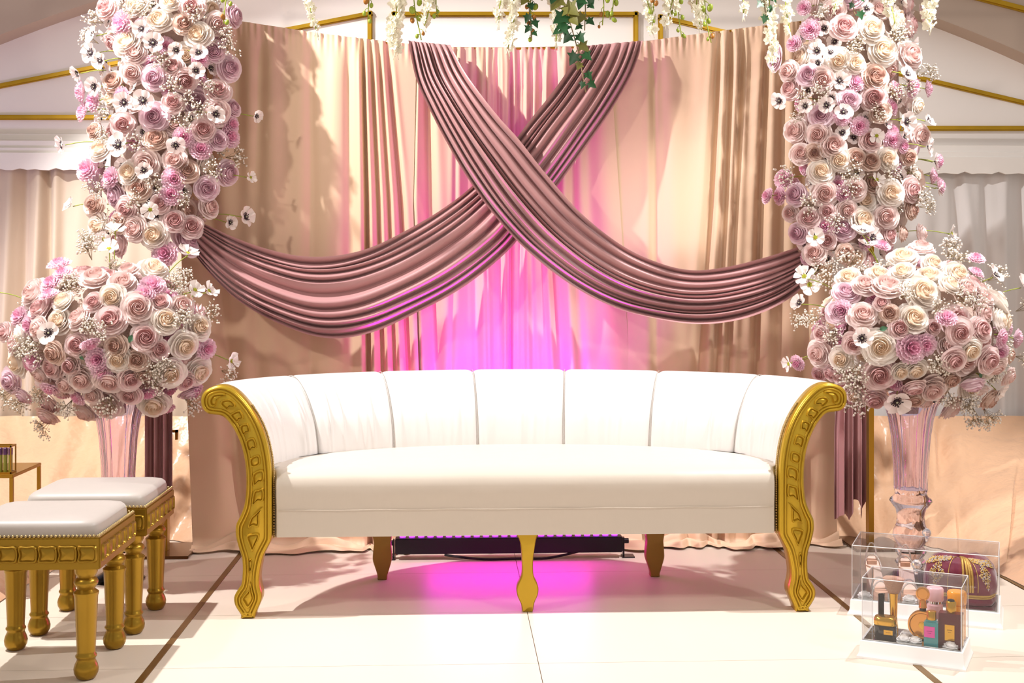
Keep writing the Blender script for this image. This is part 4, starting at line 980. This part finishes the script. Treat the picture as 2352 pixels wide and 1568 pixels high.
# round rose-gold perfume
c = L(.575, .45, 0); t = thing('perfume_bottle', 'round rose-gold perfume bottle with a coin shaped stopper', 'perfume', (c.x, c.y, mz)); cc = c + Vector((0, 0, mz + .044))
def disc(b, ctr, r, prof, mi=0, n=32):     # lathe around the e2 axis
    vs = []
    for rr_, d in prof:
        for j in range(n):
            a = 2 * math.pi * j / n; vs.append(ctr + e1 * (math.cos(a) * r * rr_) + Vector((0, 0, math.sin(a) * r * rr_)) + e2 * d)
    fs = [tuple(range(n)), tuple(range(len(prof) * n - 1, (len(prof) - 1) * n - 1, -1))]
    for i in range(len(prof) - 1):
        for j in range(n): fs.append((i * n + j, (i + 1) * n + j, (i + 1) * n + (j + 1) % n, i * n + (j + 1) % n))
    b.add(vs, fs, mi)
b = MB(); disc(b, cc, .043, [(.8, -.010), (.86, -.013), (.96, -.013), (1, -.008), (1, .008), (.96, .013), (.8, .010)]); bo = b.build('body', M['rosegold'], t)
b = MB(); disc(b, cc, .012, [(.4, -.013), (.9, -.0125), (1, -.0095)], n=8); b.build('emblem', M['goldcap'], bo, smooth=False)
b = MB(); b.lathe([(.010, mz + .085), (.010, mz + .095)], 16, (c.x, c.y, 0)); b.build('collar', M['blackplastic'], t)
b = MB(); b.lathe([(.012, mz + .095), (.009, mz + .118)], 16, (c.x, c.y, 0)); disc(b, c + Vector((0, 0, mz + .136)), .02, [(.75, -.004), (.8, -.006), (1, -.005), (1, .005), (.8, .006), (.75, .004)]); b.build('stopper', M['rosegold'], t)
# teal bottle
c = L(.672, .26, 0); t = thing('perfume_bottle', 'small teal glass perfume bottle with pink label and gold cap', 'perfume', (c.x, c.y, mz))
b = MB(); ybox(b, c, .04, .03, mz, mz + .066); ybox(b, c, .03, .024, mz + .066, mz + .072); bo = b.build('body', M['teal'], t, smooth=False)
b = MB(); ybox(b, c + n1 * .0156 - e1 * .004, .03, .001, mz + .022, mz + .054); lb_ = b.build('label', M['pinklabel'], t, smooth=False)
b = MB(); ybox(b, c + n1 * .0163 - e1 * .004, .016, .0006, mz + .040, mz + .0412); ybox(b, c + n1 * .0163 - e1 * .004, .010, .0006, mz + .034, mz + .035); b.build('print', M['ink_p'], lb_, smooth=False)
b = MB(); b.lathe([(.0135, mz + .072), (.0135, mz + .096), (.012, mz + .098)], 20, (c.x, c.y, 0)); b.build('cap', M['goldcap'], t)
# pink bottle
c = L(.665, .72, 0); t = thing('perfume_bottle', 'pink cylinder perfume bottle with wide pink cap and silver band', 'perfume', (c.x, c.y, mz))
b = MB(); b.lathe([(.021, mz), (.023, mz + .004), (.023, mz + .095), (.018, mz + .1)], 24, (c.x, c.y, 0)); b.build('body', M['pinkcap'], t)
b = MB(); b.lathe([(.019, mz + .1), (.019, mz + .108)], 24, (c.x, c.y, 0)); b.build('band', M['silver'], t)
b = MB(); b.lathe([(.024, mz + .108), (.025, mz + .112), (.025, mz + .143), (.022, mz + .147)], 24, (c.x, c.y, 0)); b.build('cap', M['pinkcap'], t)
# wine coloured bottle
c = L(.842, .34, 0); t = thing('perfume_bottle', 'wine coloured rectangular perfume bottle with gold plaque', 'perfume', (c.x, c.y, mz))
b = MB(); ybox(b, c, .066, .034, mz, mz + .095); b.build('body', M['winebox'], t, smooth=False)
b = MB(); ybox(b, c + e1 * .0335, .001, .026, mz + .002, mz + .093); b.build('side_plate', M['goldcap'], t, smooth=False)
b = MB(); ybox(b, c + n1 * .0175 - e1 * .002, .027, .001, mz + .016, mz + .062); lb_ = b.build('plaque', M['goldcap'], t, smooth=False)
b = MB(); ybox(b, c + n1 * .0182 - e1 * .002, .014, .0005, mz + .046, mz + .0475); ybox(b, c + n1 * .0182 - e1 * .002, .009, .0005, mz + .040, mz + .041); b.build('print', M['ink'], lb_, smooth=False)
b = MB(); b.lathe([(.010, mz + .095), (.010, mz + .1), (.0145, mz + .101), (.0145, mz + .126), (.0125, mz + .129)], 24, (c.x, c.y, 0)); b.lathe([(.0105, mz + .129), (.009, mz + .133), (.003, mz + .135)], 16, (c.x, c.y, 0), 1); b.build('cap', [M['goldcap'], M['blackplastic']], t)
c = L(.865, .74, 0); t = thing('perfume_bottle', 'amber orange cylinder perfume bottle behind the wine coloured one', 'perfume', (c.x, c.y, mz))
b = MB(); b.lathe([(.024, mz), (.026, mz + .004), (.026, mz + .1), (.022, mz + .104)], 24, (c.x, c.y, 0)); b.build('body', M['orange'], t)
b = MB(); b.lathe([(.027, mz + .104), (.028, mz + .108), (.028, mz + .138), (.025, mz + .142)], 24, (c.x, c.y, 0)); b.build('cap', M['orange'], t)
for (u, v, lb) in ((.42, .55, 'white silk rosebud right of the black jar, farther from the front pane'), (.415, .27, 'white silk rosebud right of the black jar, by the front pane'), (.52, .24, 'white silk rosebud left of the teal perfume bottle'), (.85, .175, 'white silk rosebud in front of the wine coloured perfume bottle')): rosebud(L, u, v, mz, .019, lb)

L, mz, e1, e2, Wd = acrylic_box('display_box', (1946, 1412), (2304, 1447), .27, .232, 'larger clear acrylic display box with white base holding sandals and a garment', .052, (.5, .6))
n1 = -e2
# folded garment
c = L(.72, .5, 0); t = thing('folded_kaftan', 'folded burgundy velvet kaftan with gold embroidery in the larger box', 'garment', (c.x, c.y, mz))
GW, GD, GH = .228, .165, .15
def gar(u, v, k=1.0):      # puffy folded cloth: u around, v from the base to the top
    a = 2 * math.pi * u; e = .55; ca, sa = math.cos(a), math.sin(a)
    x = math.copysign(abs(ca) ** e, ca); y = math.copysign(abs(sa) ** e, sa)
    prof = [(.96, 0), (1.0, .06), (.97, .13), (.93, .2), (1.0, .24), (1.03, .4), (1.0, .6), (.92, .78), (.76, .92), (.5, 1.0), (.25, .99), (.001, .96)]
    q = v * (len(prof) - 1); i = min(len(prof) - 2, int(q)); f = q - i; r = prof[i][0] + (prof[i + 1][0] - prof[i][0]) * f; z = prof[i][1] + (prof[i + 1][1] - prof[i][1]) * f
    r *= 1 + .018 * math.sin(a * 5 + 3 * z) + .012 * math.sin(a * 9 + z * 9); z += .04 * math.sin(a * 2 + 1) * z
    p = c + e1 * (x * r * k * GW / 2) + e2 * (y * r * k * GD / 2); return Vector((p.x, p.y, mz + .001 + z * GH * k))
b = MB(); b.grid(gar, 72, 44, 0, True); b.build('cloth', M['burgundy'], t, angle=0)
def onfront(x, z):         # point on the front/top of the cloth: x in -1..1 across, z 0..1 up the front and over
    best = 75 + 25 * x; u = best / 100
    return gar(u, z, 1.012)
def braid(pts, r, nm='gold_braid', m_='goldthread', n=40):
    b = MB(); b.tube(smoothpoly(pts, n), r, 6); return b.build(nm, M[m_], t, angle=0)
for z, r in ((.23, .0028), (.285, .0034), (.335, .0028)): braid([onfront(-.95 + 1.9 * k / 14, z) for k in range(15)], r)
for x in (-.045, -.015, .015, .045): braid([onfront(x + .06, .40 + .56 * k / 10) for k in range(11)], .0042)
for x in (-.07, .19): braid([onfront(x, .4 + .5 * k / 8) for k in range(9)], .0014)
b = MB(); b2 = MB(); rr = random.Random(5)
for k in range(1700):
    side = rr.choice((-1, 1)); s = rr.random()
    if rr.random() < .5:     # shoulder bands
        x = .06 + side * (.16 + .7 * s); z = .80 + rr.uniform(-.05, .05) - .13 * s
    else:                    # pendant lozenges
        r0 = rr.uniform(0, 1); q = rr.uniform(-1, 1); zz = rr.uniform(-1, 1)
        if abs(q) + abs(zz) > 1: continue
        x = .06 + side * .36 + q * .2; z = .58 + zz * .15
    p = onfront(max(-1, min(1, x)), z); (b if rr.random() < .62 else b2).octa(p, rr.uniform(.0016, .0032))
o = b.build('gold_embroidery', M['goldthread'], t, smooth=False); o['kind'] = 'stuff'
o = b2.build('sequins', M['sequin'], t, smooth=False); o['kind'] = 'stuff'
# sandals
def sandal(u, v, ang, label):
    o = L(u, v, 0); t = thing('sandal', label, 'sandal', (o.x, o.y, mz), 'nude glitter strap sandals')
    ca, sa = math.cos(ang), math.sin(ang); fx = (n1 * ca + e1 * sa); rx = (e1 * ca - n1 * sa)    # fx: toe direction
    def S(l, w_, z): q = o + fx * l + rx * w_; return Vector((q.x, q.y, mz + z))
    path = lambda s: (.085 - .165 * s, .012 + (.088 * max(0, (s - .35) / .65) ** 1.1))
    half = lambda s: .030 * math.sin(math.pi * min(1, .12 + .55 * s)) ** .5 * (1 - .25 * s) * (1 if s > .06 else (.4 + 10 * s)) * (1 if s < .93 else .75)
    b = MB()
    def top(u_, v_): l, z = path(v_); return S(l, (2 * u_ - 1) * half(v_), z + .004)
    def bot(u_, v_): l, z = path(v_); return S(l, (2 * u_ - 1) * half(v_), max(0, z - .006 - (.006 if v_ < .4 else 0)))
    b.grid(top, 8, 20); b.grid(bot, 8, 20)
    for s in (0, 1): b.grid(lambda u_, v_, s=s: (top(s, v_) if u_ < .5 else bot(s, v_)), 1, 20)
    b.build('sole', M['nude'], t, angle=50)
    b = MB(); b.box((-.016, -.013, 0), (.016, .013, .094)); b.v = [S(-.066 + p.y * (1 if p.z > .05 else .8), p.x * (1 if p.z > .05 else .8), p.z) for p in b.v]; b.build('heel', M['nude'], t, smooth=False)
    for s0, s1, h in ((.16, .22, .034), (.30, .36, .042), (.86, .70, .05), (.93, .93, .062)):
        pts = []
        for k in range(13):
            a = math.pi * k / 12; s = s0 + (s1 - s0) * k / 12; l, z = path(s); pts.append(S(l, -math.cos(a) * (half(s) + .002), z + .002 + math.sin(a) * h))
        b = MB(); b.tube(pts, .003, 6); b.build('strap', M['glitter'], t, angle=0)
    return t
sandal(.165, .52, .35, 'nude sandal with glitter straps, at the left end of the larger box')
sandal(.375, .55, .2, 'nude sandal with glitter straps, next to the kaftan')
for (u, v, lb) in ((.105, .2, 'white silk rosebud in the front left corner of the larger box'), (.40, .2, 'white silk rosebud between the sandals and the kaftan')): rosebud(L, u, v, mz, .021, lb)
